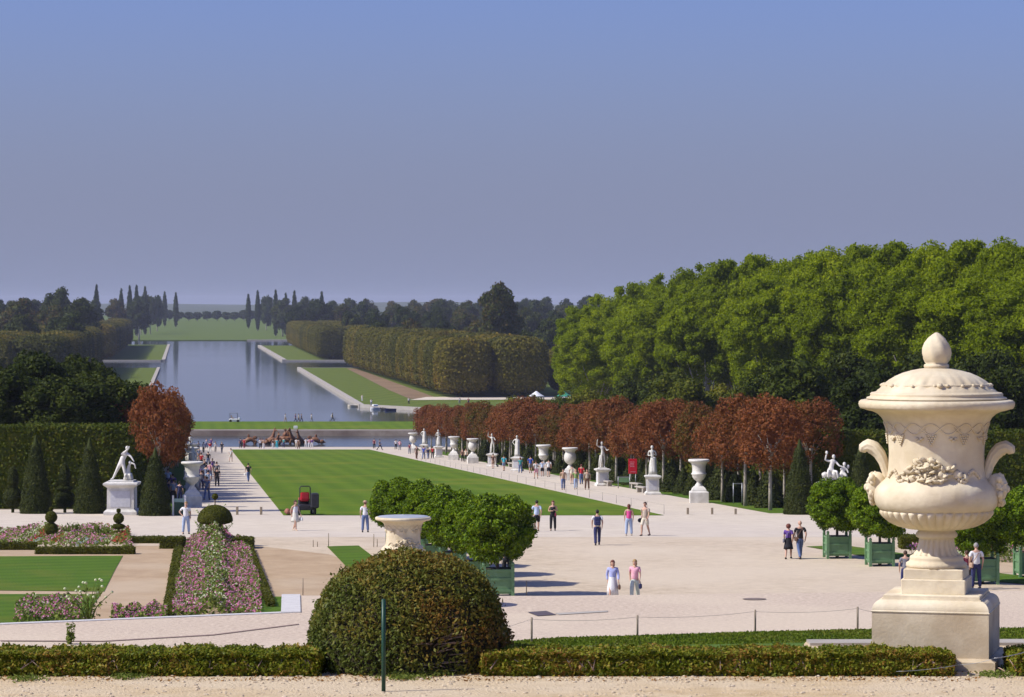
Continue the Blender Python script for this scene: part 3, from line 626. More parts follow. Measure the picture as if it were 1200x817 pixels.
# poplars round the far end of the canal
PW = [(291, 345, 379, 2700, 'leftmost of the poplars right of the meadow'), (302, 341, 381, 2600, 'second poplar from the left, right of the far meadow'), (323, 340, 389, 2350, 'tallest nearest poplar on the right side of the far meadow'), (335, 344, 387, 2400, 'slender poplar just right of the tallest one'), (345, 341, 384, 2400, 'poplar against the wood right of the far meadow'), (377, 342, 390, 2300, 'pointed poplar top rising from the wood right of the canal'),
      (206, 343, 378, 2750, 'lone dark poplar at the left side of the far meadow'), (193, 342, 377, 2800, 'poplar just left of the lone one beyond the canal'), (170, 336, 377, 2450, 'broad poplar in the clump left of the far meadow'), (160, 335, 385, 2350, 'tall poplar in the middle of the clump left of the far meadow'), (152, 335, 387, 2300, 'poplar at the left of the clump beyond the clipped row'), (142, 339, 388, 2300, 'thin poplar top above the wood left of the canal'), (113, 334, 388, 2200, 'pointed poplar top alone above the left wood')]
for px, ty, by, Y, lb in PW:
    t_ = P(px, ty, Y); zb = CZ - 25.5 if Y < 2500 else CZ - 24.5 + (Y - 2500) * 0.0105; s = (t_.z - zb) / 28.5
    place('poplar%d' % random.randint(0, 1), t_.x, Y, zb, random.uniform(0, 6), (0.8, 0.8, s), lb, 'poplars round the far meadow')
for px, Y in ((176, 2500), (184, 2600), (165, 2450), (312, 2650)):
    t_ = P(px, 349, Y); place('far0', t_.x, Y, CZ - 25, random.uniform(0, 6), (0.85, 0.85, (t_.z - CZ + 25) / 17.0), 'rounded dark tree %s' % {176: 'between the broad poplar and the poplar beside the lone one', 184: 'close left of the poplar beyond the canal', 165: 'in the left poplar clump', 312: 'between two poplars right of the far meadow'}[px], None)
x = -365.0
while x < -225:
    x += random.uniform(7.5, 10.5)
    ty = 365 + random.uniform(-1.5, 1.5); Y = 3120 + random.uniform(-15, 15); z1 = CZ - (ty - HY) * Y / F
    place('far%d' % random.randint(0, 1), x, Y, CZ - 18.6, random.uniform(0, 6), (0.8, 0.8, (z1 - CZ + 18.6) / 17.0), 'small dark tree in the line closing the far meadow', 'trees closing the far meadow')

# ---- the light green plane trees
PL = [(693, 352, 600), (722, 338, 560), (700, 372, 540), (752, 324, 535), (790, 318, 500), (765, 345, 495), (828, 309, 480), (868, 304, 450), (830, 335, 445), (905, 298, 430), (950, 295, 412), (915, 325, 400), (990, 290, 392), (1030, 286, 375), (1000, 318, 365), (1075, 283, 358), (1115, 283, 345), (1160, 281, 332), (1205, 279, 320), (1250, 278, 312), (1085, 315, 335), (1160, 318, 315), (1225, 320, 300)]
PLW = ['leftmost and lowest of the bright green plane trees', 'bright green plane tree second from the left of the grove', 'bright green plane tree low in front at the left end of the grove']
for i, (px, ty, Y) in enumerate(PL):
    t_ = P(px, ty, Y); gz = CZ - min(D(Y), 22.0); s = (t_.z - gz) / 26.0
    wdt = 0.85 + 0.1 * random.random()
    place('plane%d' % ((i % 2) * 3 if px < 800 else 1 + i % 2), t_.x, Y, gz, random.uniform(0, 6), (wdt, wdt, s), PLW[i] if i < 3 else 'tall bright green tree in the plane grove on the right', None if i < 3 else 'plane trees of the bright green grove')
# ---- grove of smaller mixed trees between the plane trees and the russet row, and behind the right hedge
k = 0
for Y, off, st, hh in ((500, 21, 5.5, 8.5), (470, 24, 6, 10), (440, 17, 5.5, 8.5), (410, 22, 5.5, 11), (380, 18, 5.5, 9.5), (350, 23, 5.5, 11), (320, 19, 5.5, 10), (292, 24, 5.5, 11), (265, 20, 5.0, 10.5), (242, 16, 4.6, 9.5), (228, 13, 4.3, 9.0)):
    x = ax(26.5, 216, Y) + off * 0.15; xm = (1240 - CX) * Y / F
    while x < min(xm, ax(6.9, 226, Y) + 62):
        px = CX + F * x / Y
        h = hh * random.uniform(0.82, 1.12)
        key = 'mid%d' % random.randint(0, 2) if (px < 930 or random.random() < 0.55) else 'dark%d' % random.randint(0, 1)
        s = h / 10.8
        place(key, x + random.uniform(-1, 1), Y + random.uniform(-8, 8), GZ(Y) - 0.2, random.uniform(0, 6), (s * 1.05, s * 1.05, s), 'small dark green tree in the grove behind the russet row' if px < 930 else 'dark green tree in the shaded grove behind the right hedge', 'small trees of the grove behind the russet row' if px < 930 else 'dark trees behind the right hedge')
        x += st * random.uniform(0.85, 1.15); k += 1
print('grove', k)
# grove on the left behind the tall hedge
LT = [(-35, 432, 236), (-5, 440, 240), (22, 428, 246), (45, 420, 262), (52, 432, 238), (78, 438, 243), (103, 424, 262), (110, 446, 232), (128, 440, 242), (142, 462, 236), (95, 456, 228), (20, 452, 228), (60, 458, 226), (-25, 462, 226), (152, 470, 250)]
for px, ty, Y in LT:
    t_ = P(px, ty, Y); s = (t_.z - GZ(Y)) / 11.0 * random.uniform(0.95, 1.1)
    place('dark%d' % random.randint(0, 1), t_.x, Y, GZ(Y), random.uniform(0, 6), (0.95, 0.95, s), 'dark green bushy tree behind the tall clipped hedge on the left', 'dark trees behind the left hedge')

# ---- russet chestnut rows
def chest(side, Ys, x0, labelf, grp):
    for i, Y in enumerate(Ys):
        for j, o in enumerate((0.0, 3.6)):
            if side > 0 and (i * 7 + j * 3) % 23 in (5, 6): continue
            y = Y + (4.7 if j else 0); x = ax(x0, 208, y) + side * o; s = random.uniform(0.86, 1.1)
            place('chest%d' % random.randint(0, 2), x, y, GZ(y), random.uniform(0, 6), (s, s, s * random.uniform(0.95, 1.04)), labelf(i, j), grp(i, j))
YS = [209 + 9.4 * i for i in range(33)]
chest(1, YS, 17.2, lambda i, j: 'nearest russet chestnut with a slim pale trunk, at the right end of the row' if (i == 0 and j == 0) else 'russet chestnut tree with a slim pale trunk in the right double row', lambda i, j: None if (i == 0 and j == 0) else 'russet chestnut trees right of the long lawn')
chest(-1, [x for x in YS if x > 225], -23.6, lambda i, j: 'russet chestnut tree in the row left of the long lawn', lambda i, j: 'russet chestnut trees left of the long lawn')
t_ = P(188, 452, 207); place('chest1', t_.x - 0.1, 207, GZ(207), 2.0, (0.82, 0.82, (t_.z - GZ(207)) / 7.1), 'russet round-headed tree standing above the yew cone left of the alley', None)

# ---------------------------------------------------------------- hedges, cones, topiary
def leafy_box(name, d, size, dens, m, label, cat, loc, rz=0.0, bev=0.1, jit=0.5, group=None, core=True, part=None):
    """clipped hedge: leaves over five faces of a box, stem core inside; base at z=0"""
    x, y, z = d; mb = MB(); faces = [((1, 0, 0), y * z), ((-1, 0, 0), y * z), ((0, 1, 0), x * z), ((0, -1, 0), x * z), ((0, 0, 1), x * y)]
    P_, N_ = [], []
    for nrm, A in faces:
        n = int(A * dens) + 4; u = rng.uniform(-0.5, 0.5, (n, 3)); nr = np.tile(np.array(nrm, float), (n, 1))
        q = u * np.array([x, y, z]); ax_ = int(np.argmax(np.abs(nrm))); q[:, ax_] = nrm[ax_] * d[ax_] / 2
        q += nr * rng.normal(size=(n, 1)) * size * jit; q += nr * (np.sin(q[:, :1] * 2.1 / max(0.6, z)) + np.sin(q[:, 1:2] * 3 / max(0.6, z)) + np.sin(q[:, :1] * 5.3 / max(0.6, z) + 2)) * size * 0.25
        q[:, 2] += z / 2; P_.append(q); N_.append(nr)
    p = np.concatenate(P_); nn = np.concatenate(N_); mb.leaves(p, nn + rng.normal(size=p.shape) * 0.6, size, 1.5)
    if core: mb.bbox((0, 0, z * 0.48), (x - size * 1.2, y - size * 1.2, z * 0.96 - size * 0.8), min(bev, z / 4))
    return ob(name, mb.mesh(name, m), None, loc, rz, label=label, cat=cat, group=group)
# left tall hedge facing the viewer
pA, pB = P(-60, 600, 213), P(157, 600, 213)
leafy_box('clipped_hedge', (pB.x - pA.x, 3.0, 5.6), 0.15, 110, M_HEDGE, 'tall clipped green hedge behind the yew cones and the white statue on the left', 'hedge', ((pA.x + pB.x) / 2, 214.5, GZ(213) - 0.1))
leafy_box('clipped_hedge', (2.0, 300, 4.6), 0.28, 16, M_HEDGE, 'long dark green hedge behind the russet trees left of the alley', 'hedge', (ax(-27.4, 226, 372), 372, GZ(372) - 0.1), math.radians(5.85))
bpy.data.objects[COL.objects[-1].name].rotation_euler = (-math.atan(0.034), 0, math.radians(5.85))
leafy_box('clipped_hedge', (2.0, 306, 4.6), 0.26, 18, M_HEDGE, 'long dark green hedge behind the russet trees right of the long lawn', 'hedge', (ax(23.6, 216, 372), 372, GZ(372) - 0.1), 0)
COL.objects[-1].rotation_euler = (-math.atan(0.034), 0, math.radians(5.85))
# right front hedge
pA, pB = P(952, 600, 214), P(1300, 600, 214)
leafy_box('clipped_hedge', (pB.x - pA.x, 2.6, 5.2), 0.15, 100, M_HEDGE, 'tall clipped green hedge behind the white statue group on the right', 'hedge', ((pA.x + pB.x) / 2, 215.5, GZ(214) - 0.1))
def cone_mesh(h, r, n, size):
    mb = MB(); u = rng.random(n); z = h * (1 - np.sqrt(1 - u * 0.98)); rr = r * (1 - (z / h) ** 1.35) * 0.98 + 0.07; th = rng.uniform(0, 2 * PI, n)
    p = np.stack([rr * np.cos(th), rr * np.sin(th), z], 1) + rng.normal(size=(n, 3)) * size * 0.6 + 0.03 * np.stack([np.sin(z * 9 + th * 3), np.cos(z * 7 + th * 5), 0 * z], 1)
    nr = np.stack([np.cos(th), np.sin(th), np.full(n, 0.3)], 1); mb.leaves(p, nr + rng.normal(size=(n, 3)) * 0.5, size, 1.6)
    mb.lathe([(r * 0.96, 0)] + [((r * (1 - t ** 1.35)) * 0.95 + 0.03, h * t) for t in (0.2, 0.4, 0.6, 0.8, 0.97)] + [(0, h * 0.99)], 20)
    return mb.mesh('yew_cone', M_YEW)
CM = cone_mesh(5.2, 0.98, 9000, 0.085)
for px, by, ty, lb in ((42, 602, 508, 'dark yew cone at the left, second shape from the left edge'), (105, 602, 511, 'dark yew cone standing left of the white statue'), (182, 604.5, 523, 'dark yew cone standing under the russet tree left of the alley'), (937, 603, 513, 'tall dark yew cone at the right end of the russet row'), (1008, 603, 520, 'dark yew cone half hidden behind the big urn')):
    g = G(px, by); h = (by - ty) * g.y / F
    ob('yew_cone', CM, None, g, random.uniform(0, 6), (0.95, 0.95, h / 5.2), lb, 'topiary', 'yew cones')
# small cones and balls under the right row
CS = cone_mesh(2.6, 0.75, 3000, 0.11)
for i, px in enumerate((902, 884, 862, 846, 832, 812, 800, 788, 778, 760, 750, 738, 726, 714, 700, 690, 680, 668, 655, 643, 630, 618, 605, 592, 580, 568)):
    Y = 141700 * 1.075 / (px - 191.5); x = (px - CX) * Y / F; s = random.uniform(0.75, 1.15)
    ob('yew_cone', CS, None, (x, Y, GZ(Y)), random.uniform(0, 6), (s * 1.1, s * 1.1, s * random.uniform(0.9, 1.15)), 'low dark yew cone under the russet trees along the right alley', 'topiary', 'low yew cones under the russet row')
def ball_leaves(mb, c, r, n, size, mi=0, zmin=-9):
    d = sphere_dirs(n); p = np.array(c) + d * np.array(r) * rng.uniform(0.95, 1.04, (n, 1)); k = p[:, 2] > zmin
    mb.leaves(p[k], d[k] + rng.normal(size=p[k].shape) * 0.5, size, 1.5, mi); mb.ell(c, [max(0.01, x * 0.93) for x in r], 16, 10, mi, rnd=0.4)
# two carved yew shapes between the left cones
for px, kind, lb in ((15, 0, 'dark carved yew ball with a hollow rim at the left edge'), (76, 1, 'dark carved yew urn between the two cones on the left')):
    g = G(px, 601); mb = MB()
    if kind == 0:
        ball_leaves(mb, (0, 0, 1.0), (0.6, 0.5, 0.7), 3000, 0.08); ball_leaves(mb, (0, 0, 2.2), (0.35, 0.35, 0.8), 1500, 0.08); mb.tube([(0, 0, 0), (0, 0, 0.5)], 0.1)
    else:
        ball_leaves(mb, (0, 0, 0.9), (0.65, 0.65, 0.55), 2500, 0.08); ball_leaves(mb, (0, 0, 1.6), (0.5, 0.5, 0.14), 1500, 0.08); ball_leaves(mb, (0, 0, 2.3), (0.36, 0.36, 0.9), 1800, 0.08); mb.tube([(0, 0, 0), (0, 0, 0.5)], 0.1)
    ob('carved_yew', mb.mesh('carved_yew', M_YEW), None, g, label=lb, cat='topiary')
# mushroom topiary in front of the alley
g = G(252, 640); g.z = GZ(g.y); sc = g.y / F
e = thing('mushroom_topiary', g, 'mushroom-shaped dark topiary with a tiny ball on top, behind the long flower bed', 'topiary')
mb = MB(); n = 7000; d = sphere_dirs(n); d[:, 2] = np.abs(d[:, 2]) * np.where(rng.random(n) < 0.25, -0.25, 1); R_ = 20.5 * sc
c = np.array([0, 0, (640 - 610) * sc]); p = c + d * np.array([R_, R_, 18 * sc]); mb.leaves(p, d + rng.normal(size=(n, 3)) * 0.5, 0.055, 1.5); mb.ell(c + np.array([0, 0, 0.02]), (R_ * 0.94, R_ * 0.94, 16.5 * sc), 20, 10, rnd=0.4)
mb.V[-1][:, 2] = np.maximum(mb.V[-1][:, 2], c[2] - 0.1)
ob('clipped_cap', mb.mesh('clipped_cap', M_TOP), e)
mb = MB(); ball_leaves(mb, (0, 0, (640 - 582) * sc), (3.4 * sc,) * 3, 900, 0.04); ob('clipped_ball', mb.mesh('clipped_ball', M_TOP), e)
mb = MB(); mb.tube([(0, 0, -0.1), (0, 0, 57 * sc)], 0.03)
for a in (0.4, 2.2, 4.0): mb.tube([(0.3 * math.cos(a), 0.3 * math.sin(a), -0.1), (0.25 * math.cos(a), 0.25 * math.sin(a), 33 * sc)], 0.05)
ob('stem', mb.mesh('stem', BARKD), e)
# tiered ball topiaries in the left flower bed
for px, by, tiers, lb in ((60, 633, [(0.42, 596.5, 2.2), (1, 606, 6.8), (1, 620, 7.8)], 'ball topiary with a tiny ball on top in the left flower bed'),
                          (139, 633, [(0.42, 598.5, 2.3), (1, 607.5, 6.0), (2, 617, 7.5), (2, 625.5, 10.5)], 'tiered topiary of discs and a ball at the right end of the left flower bed')):
    g = G(px, by); sc = g.y / F; e = thing('tiered_topiary', g, lb, 'topiary')
    for kd, cy, r in tiers:
        mb = MB(); z = (by - cy) * sc; r *= sc
        if kd == 2: ball_leaves(mb, (0, 0, z), (r, r, 3.2 * sc), 2600, 0.045)
        else: ball_leaves(mb, (0, 0, z), (r, r, r), 2200, 0.045)
        ob('clipped_disc' if kd == 2 else 'clipped_ball', mb.mesh('clip', M_TOP), e)
    ob('stem', MB().tube([(0, 0, 0), (0, 0, (by - 597) * sc)], 0.03).mesh('stem', BARKD), e)
# low box hedges of the parterre
def low_hedge(px0, px1, ty, by, depth, label, py=None, rz=0.0):
    a, b = G(px0, by), G(px1, by); h = (by - ty) * a.y / F
    leafy_box('box_hedge', (b.x - a.x, depth, h), 0.05, 900, M_TOP, label, 'hedge', ((a.x + b.x) / 2, a.y + depth / 2, a.z), rz)
low_hedge(150, 190, 630.5, 637, 1.0, 'low box hedge behind the small gravel path left of the long flower bed')
low_hedge(187, 214, 631, 643.5, 1.2, 'small square box hedge left of the long flower bed')
low_hedge(272, 295, 631.5, 643.5, 1.2, 'small square box hedge right of the long flower bed')
low_hedge(41, 157, 642, 650, 0.5, 'low box edging along the front of the left flower bed')
low_hedge(-40, 42, 636.5, 645, 0.5, 'low box edging at the left edge before the flower bed')
low_hedge(1056, 1078, 629, 644, 1.3, 'small square box hedge right behind the foot of the big urn')
# ---------------------------------------------------------------- flower beds
def flowers(name, poly, n, hfun, label, mix, size=0.06, green=0.5, gsize=0.10, cat='flower bed', spine=None):
    """poly in pixels; hfun(u along x 0..1, v)->height; mix(u,v,rand)->material index 1..; 0 is green"""
    pg = pxpoly(poly); xs = [p[0] for p in pg]; ys = [p[1] for p in pg]; pts = []
    A = np.array(pg); r_ = rng.uniform(size=(n * 3, 2)) * [max(xs) - min(xs), max(ys) - min(ys)] + [min(xs), min(ys)]
    ins = np.zeros(len(r_), bool); j = len(A) - 1
    for i in range(len(A)):
        c = ((A[i, 1] > r_[:, 1]) != (A[j, 1] > r_[:, 1])) & (r_[:, 0] < (A[j, 0] - A[i, 0]) * (r_[:, 1] - A[i, 1]) / (A[j, 1] - A[i, 1] + 1e-12) + A[i, 0]); ins ^= c; j = i
    r_ = r_[ins][:n]; n = len(r_)
    u = (r_[:, 0] - min(xs)) / (max(xs) - min(xs)); v = (r_[:, 1] - min(ys)) / (max(ys) - min(ys))
    if spine: u = 0.5 + (r_[:, 0] - np.interp(r_[:, 1], [spine[0].y, spine[1].y], [spine[0].x, spine[1].x])) / 3.3
    H = np.array([hfun(a, b) for a, b in zip(u, v)]); base = np.array([GZ(y) for y in r_[:, 1]])
    mb = MB(); ng = int(n * green); zz = rng.uniform(0.02, 0.98, ng) ** 0.7
    p = np.stack([r_[:ng, 0], r_[:ng, 1], base[:ng] + H[:ng] * zz], 1); nr = rng.normal(size=(ng, 3)); nr[:, 2] = np.abs(nr[:, 2]); nr[:, 1] -= 0.5
    mb.leaves(p, nr, gsize, 2.2, 0)
    f = r_[ng:]; k = len(f); zz = rng.uniform(0.8, 1.08, k)
    p = np.stack([f[:, 0], f[:, 1], base[ng:] + H[ng:] * zz], 1)
    mi = np.array([mix(a, b, c) for a, b, c in zip(u[ng:], v[ng:], rng.random(k))])
    for q in range(0, 6):
        s_ = mi == q
        if s_.any():
            for rep in range(2):
                nr = rng.normal(size=(s_.sum(), 3)) * 0.6; nr[:, 1] -= 0.6; nr[:, 2] += 0.9
                mb.leaves(p[s_] + rng.normal(size=(s_.sum(), 3)) * size * 0.3, nr, size if q else gsize, 1.15, q)
    return ob(name, mb.mesh(name, [M_FGREEN, M_PINK, M_WHITEF, M_REDF, M_SILVER]), label=label, cat=cat, kind='stuff')
def patch(u, v, s): return math.sin(u * s + 3 * v) + math.sin(u * s * 2.3 + 1.7 + 5 * v)
flowers('long_flower_bed', [(224, 634), (281, 634), (292, 650), (305, 690), (306, 726), (202, 726), (206, 690), (216, 650)], 20000,
        lambda u, v: 0.32 + 0.5 * math.exp(-((u - 0.5) / 0.15) ** 2) + 0.10 * math.sin(u * 17 + v * 23) + 0.35 * (v > 0.8) * math.exp(-((u - 0.5) / 0.14) ** 2),
        'long bed of pink flowers with a tall green and cream middle strip', lambda u, v, r: (2 if r < 0.27 else (1 if r < 0.42 else 0)) if abs(u - 0.50 + 0.03 * math.sin(v * 14)) < 0.13 + 0.03 * math.sin(v * 23) else (1 if r < 0.66 else (2 if r < 0.71 else 0)), 0.062, 0.45, spine=(G(251, 726), G(252, 628)))
e0 = [(207, 643), (213, 643), (205, 700), (203, 726), (192, 726), (197, 700)]
def hedge_poly(name, poly, h, size, n, label):
    pg = pxpoly(poly); A = np.array(pg); xs, ys = A[:, 0], A[:, 1]
    flowers(name, poly, n, lambda u, v: h, label, lambda u, v, r: 0, size, 1.0, size, 'hedge')
def edging(a, b, wd, h, label):
    A, B = G(*a), G(*b); L_ = math.hypot(B.x - A.x, B.y - A.y); leafy_box('box_edging', (L_, wd, h), 0.05, 700, M_TOP, label, 'hedge', ((A.x + B.x) / 2, (A.y + B.y) / 2, (A.z + B.z) / 2), math.atan2(B.y - A.y, B.x - A.x))
edging((209, 645), (196, 726), 0.35, 0.22, 'clipped box edging along the left side of the long flower bed')
edging((292, 645), (317, 712), 0.28, 0.22, 'clipped box edging along the right side of the long flower bed')
flowers('left_flower_bed', [(-40, 628), (60, 625), (150, 625), (156, 643), (41, 643), (-40, 640)], 8200,
        lambda u, v: 0.25 + 0.10 * math.sin(u * 23) + 0.25 * v, 'mixed bed of pink, red, cream and silver flowers left of the statue path',
        lambda u, v, r: 4 if (v < 0.35 and patch(u, v, 26) > 0.9 and r < 0.8) else (3 if (patch(u, v, 19) < -1.1 and r < 0.7) else (2 if patch(u, v, 31) > 0.9 and r < 0.5 else (1 if r < 0.62 else 0))), 0.06, 0.42)
flowers('front_flower_patch', [(20, 718), (40, 712), (98, 712), (92, 736), (16, 736)], 1900, lambda u, v: 0.5 + 0.08 * math.sin(u * 19), 'patch of pink flowers at the foot of the small lawn beside the ramp kerb', lambda u, v, r: 1 if r < 0.6 else (2 if r < 0.68 else 0), 0.06, 0.5)
flowers('front_flower_patch', [(131, 723), (195, 720), (195, 736), (131, 736)], 1700, lambda u, v: 0.45 + 0.1 * math.sin(u * 23), 'patch of pink flowers by the ramp kerb left of the long flower bed', lambda u, v, r: 1 if r < 0.62 else 0, 0.06, 0.5)
flowers('right_flower_bed', [(1062, 652), (1160, 640), (1250, 640), (1250, 662), (1168, 660), (1090, 662)], 6500, lambda u, v: 0.5 + 0.1 * math.sin(u * 19), 'bed of pink, white and red flowers behind the green tubs on the right',
        lambda u, v, r: 1 if (patch(u, v, 17) > -0.4 and r < 0.6) else (2 if r < 0.5 else 0), 0.075, 0.5)
# tall spiky plants in the left bed and the tall cream-flowered plant in front
def spiky(px, by, ty, label, n=14, fl=False):
    g = G(px, by); h = (by - ty) * g.y / F; mb = MB()
    for i in range(n):
        a = i * 2.4; rr = h * random.uniform(0.1, 0.5); hh = h * random.uniform(0.6, 1.0)
        mb.tube([(0, 0, 0), (rr * 0.35 * math.cos(a), rr * 0.35 * math.sin(a), hh * 0.6), (rr * math.cos(a), rr * math.sin(a), hh)], [0.022, 0.018, 0.006], 4, 0)
        p = np.array([[rr * t * math.cos(a), rr * t * math.sin(a), hh * t] for t in rng.uniform(0.15, 0.9, 8)]); mb.leaves(p + rng.normal(size=p.shape) * 0.05, rng.normal(size=p.shape), 0.08, 2.4, 0)
        if fl:
            mb.ell((rr * math.cos(a), rr * math.sin(a), hh), (0.055, 0.055, 0.05), 8, 5, 1)
    ob('tall_plant', mb.mesh('tall_plant', [M_FGREEN, M_WHITEF]), None, g, label=label, cat='plant')
spiky(78, 632, 611, 'spiky green plant right of the ball topiary in the left flower bed')
spiky(89, 632, 611, 'spiky green plant in the middle of the left flower bed', 12)
spiky(115, 632, 613, 'spiky green plant left of the tiered topiary', 12)
spiky(124, 632, 617, 'leafy green plant close beside the tiered topiary', 16)
spiky(104, 735, 679, 'tall branching plant with cream flower heads before the small lawns', 18, True)
spiky(246, 632, 590, 'tall plant with cream heads at the far end of the long flower bed', 14, True)
spiky(238, 634, 607, 'leafy green plant left of the cream-headed plant by the mushroom topiary', 14)
spiky(262, 634, 608, 'leafy green plant under the right side of the mushroom topiary', 14)
# weed on the ramp
g = GP(83, 755, 7.0); mb = MB()
for i in range(6): mb.tube([(0, 0, 0), (0.05 * math.cos(i), 0.05 * math.sin(i), 0.2), (0.09 * math.cos(i), 0.09 * math.sin(i), 0.3 + 0.03 * i)], [0.012, 0.008, 0.003], 4)
q = rng.uniform(0, 1, (90, 3)) * [0.16, 0.16, 0.44] - [0.08, 0.08, 0]; mb.leaves(q, rng.normal(size=(90, 3)), 0.05, 2.2)
ob('weed', mb.mesh('weed', M_FGREEN), None, g, label='lone green weed growing at the left end of the ramp', cat='plant')

# ---------------------------------------------------------------- orange trees in green tubs
def tub_proto():
    e = thing('potted_orange_tree', (0, 0, 0), 'x', 'potted tree')
    cr = crown(blob_lobes(1.62, 1.25, 4.0, 70, 0.36, 7), 21000, 0.085, M_ORANGE, core=0.72)
    ob('crown', cr, e); ob('trunk', trunk(2.6, 0.075, [(0.7 * math.cos(i * 1.3), 0.7 * math.sin(i * 1.3), 2.3, 1.6) for i in range(5)], BARKD), e)
    mb = MB(); mb.box((0, 0, 0.62), (1.10, 1.10, 0.95))
    for z in (0.28, 0.72, 1.06):
        for sx, sy, dx, dy in ((0, -1, 1.16, 0.04), (0, 1, 1.16, 0.04), (1, 0, 0.04, 1.16), (-1, 0, 0.04, 1.16)): mb.box((sx * 0.57, sy * 0.57, z), (dx, dy, 0.09))
    tb = ob('tub', mb.mesh('tub', GREEN_P), e)
    for sx in (-1, 1):
        for sy in (-1, 1):
            q = MB(); q.box((sx * 0.56, sy * 0.56, 0.62), (0.13, 0.13, 1.24)); q.ell((sx * 0.56, sy * 0.56, 1.31), (0.075, 0.075, 0.085), 10, 7); q.tube([(sx * 0.56, sy * 0.56, 1.22), (sx * 0.56, sy * 0.56, 1.28)], 0.04)
            ob('corner_post', q.mesh('corner_post', GREEN_P), tb)
    ob('soil', MB().box((0, 0, 1.08), (1.04, 1.04, 0.05)).mesh('soil', EARTH), e)
    return e
TB = tub_proto()
TUBS = [(583, 699, 1.04, 'nearest potted orange tree in a green tub behind the dome bush, with the widest crown'), (556, 686, 0.95, 'second nearest potted orange tree of the row behind the dome bush'), (530, 675, 0.95, 'third potted orange tree of the row behind the dome bush, right of the lidless urn'), (509, 665, 0.93, 'fourth potted orange tree, right behind the lidless urn'), (487, 656, 0.93, 'fifth potted orange tree, behind the lidless urn'), (466, 648, 0.9, 'farthest potted orange tree of the row, its crown over the lidless urn'),
        (981, 654, 0.94, 'potted orange tree in a green tub left of the big urn, farther one'), (1031, 663, 0.94, 'potted orange tree in a green tub close beside the bowl of the big urn'), (1151, 684, 0.98, 'potted orange tree in a tub behind the man in white, right'), (1207, 676, 0.98, 'potted orange tree cut by the right edge of the view')]
for i, (px, by, s, lb) in enumerate(TUBS):
    g = G(px, by); first_or_dup(TB, USED, g, random.choice([0, PI / 2, PI]) + math.radians(4), (s, s, s), lb, 'orange trees in green tubs')

# ---------------------------------------------------------------- foreground dome bush and hedge
def fg(px, py): return GP(px, py, TD)
Yb = 25.9; r_px = 121; R_ = r_px * Yb / F; c = P(478, 797, Yb); zt = CZ - (646 - HY) * Yb / F; H_ = (zt - (CZ - TD)) * 0.975
e = thing('dome_bush', (c.x, Yb + 0.15, CZ - TD), 'big dome-shaped bush with brown and green leaves in front of the long lawn', 'bush')
mb = MB(); n = 60000; d = sphere_dirs(n, 0.12); d = d[d[:, 2] > -0.12]; n = len(d)
def domep(d, k=1.0):
    p_ = 2.25; q = (np.abs(d[:, 0]) ** p_ + np.abs(d[:, 1]) ** p_ + np.abs(d[:, 2]) ** p_) ** (1 / p_)
    u = d / q[:, None]; bul = 1 + 0.010 * np.sin(33 * d[:, 0] + 7 * d[:, 2]) * np.sin(29 * d[:, 2] + 9 * d[:, 1]) + 0.012 * np.sin(9 * d[:, 0] + 3 * d[:, 2]) + 0.012 * np.sin(13 * d[:, 2] + 5 * d[:, 0] + 1) + 0.01 * np.sin(21 * d[:, 0] + 11 * d[:, 1])
    side = 1 - 0.0 * d[:, 2]
    return u * (bul * k * side)[:, None] * np.array([R_, R_ * 0.92, H_])
k = np.where(rng.random(n) < 0.012, rng.uniform(1.02, 1.055, n), rng.uniform(0.925, 1.022, n)); p = domep(d, k)
# a sparse, twiggy hollow low on the right
hole = np.exp(-(((p[:, 0] - 0.25) / 0.20) ** 2 + ((p[:, 2] - 0.20) / 0.16) ** 2)) * (p[:, 1] < 0) * 0.75 + np.exp(-(((p[:, 0] - 0.45) / 0.16) ** 2 + ((p[:, 2] - 0.42) / 0.2) ** 2)) * (p[:, 1] < 0) * 0.45
hole += 0.35 * (np.sin(p[:, 0] * 19 + 3 * p[:, 2]) * np.sin(p[:, 2] * 23 + 1.7) > 0.86)
keep = rng.random(n) > hole; p, dd = p[keep], d[keep]
brown = np.clip(0.42 + 0.30 * (p[:, 0] / R_) + 0.42 * (p[:, 2] / H_ - 0.45), 0.0, 1) # browner towards the top and the right, as the plant itself is
mb.leaves(p, dd + rng.normal(size=p.shape) * 0.95, 0.017 * rng.uniform(0.7, 1.4, len(p)), 1.9, 0, np.clip(rng.normal(brown, 0.22), 0, 1))
ob('leaves', mb.mesh('leaves', M_DOME), e)
mb = MB(); core = domep(sphere_dirs(10), 1.0)
mb.ell((0, 0, 0), (1, 1, 1), 40, 24, rnd=0.3); mb.V[-1] = domep(mb.V[-1], 0.93) * (1 + 0.015 * rng.normal(size=(len(mb.V[-1]), 1))); v_ = mb.V[-1]; dent = np.exp(-(((v_[:, 0] - 0.25) / 0.22) ** 2 + ((v_[:, 2] - 0.20) / 0.18) ** 2)) * (v_[:, 1] < 0); v_[:, 1] += 0.25 * dent; v_[:, 2] = np.maximum(v_[:, 2], 0.0)
ob('inner_growth', mb.mesh('inner_growth', mat('dark_inner_growth', (0.035, 0.035, 0.015), (0.07, 0.055, 0.03), scale=30, rough=1, bump=1.0)), e)
mb = MB(); 
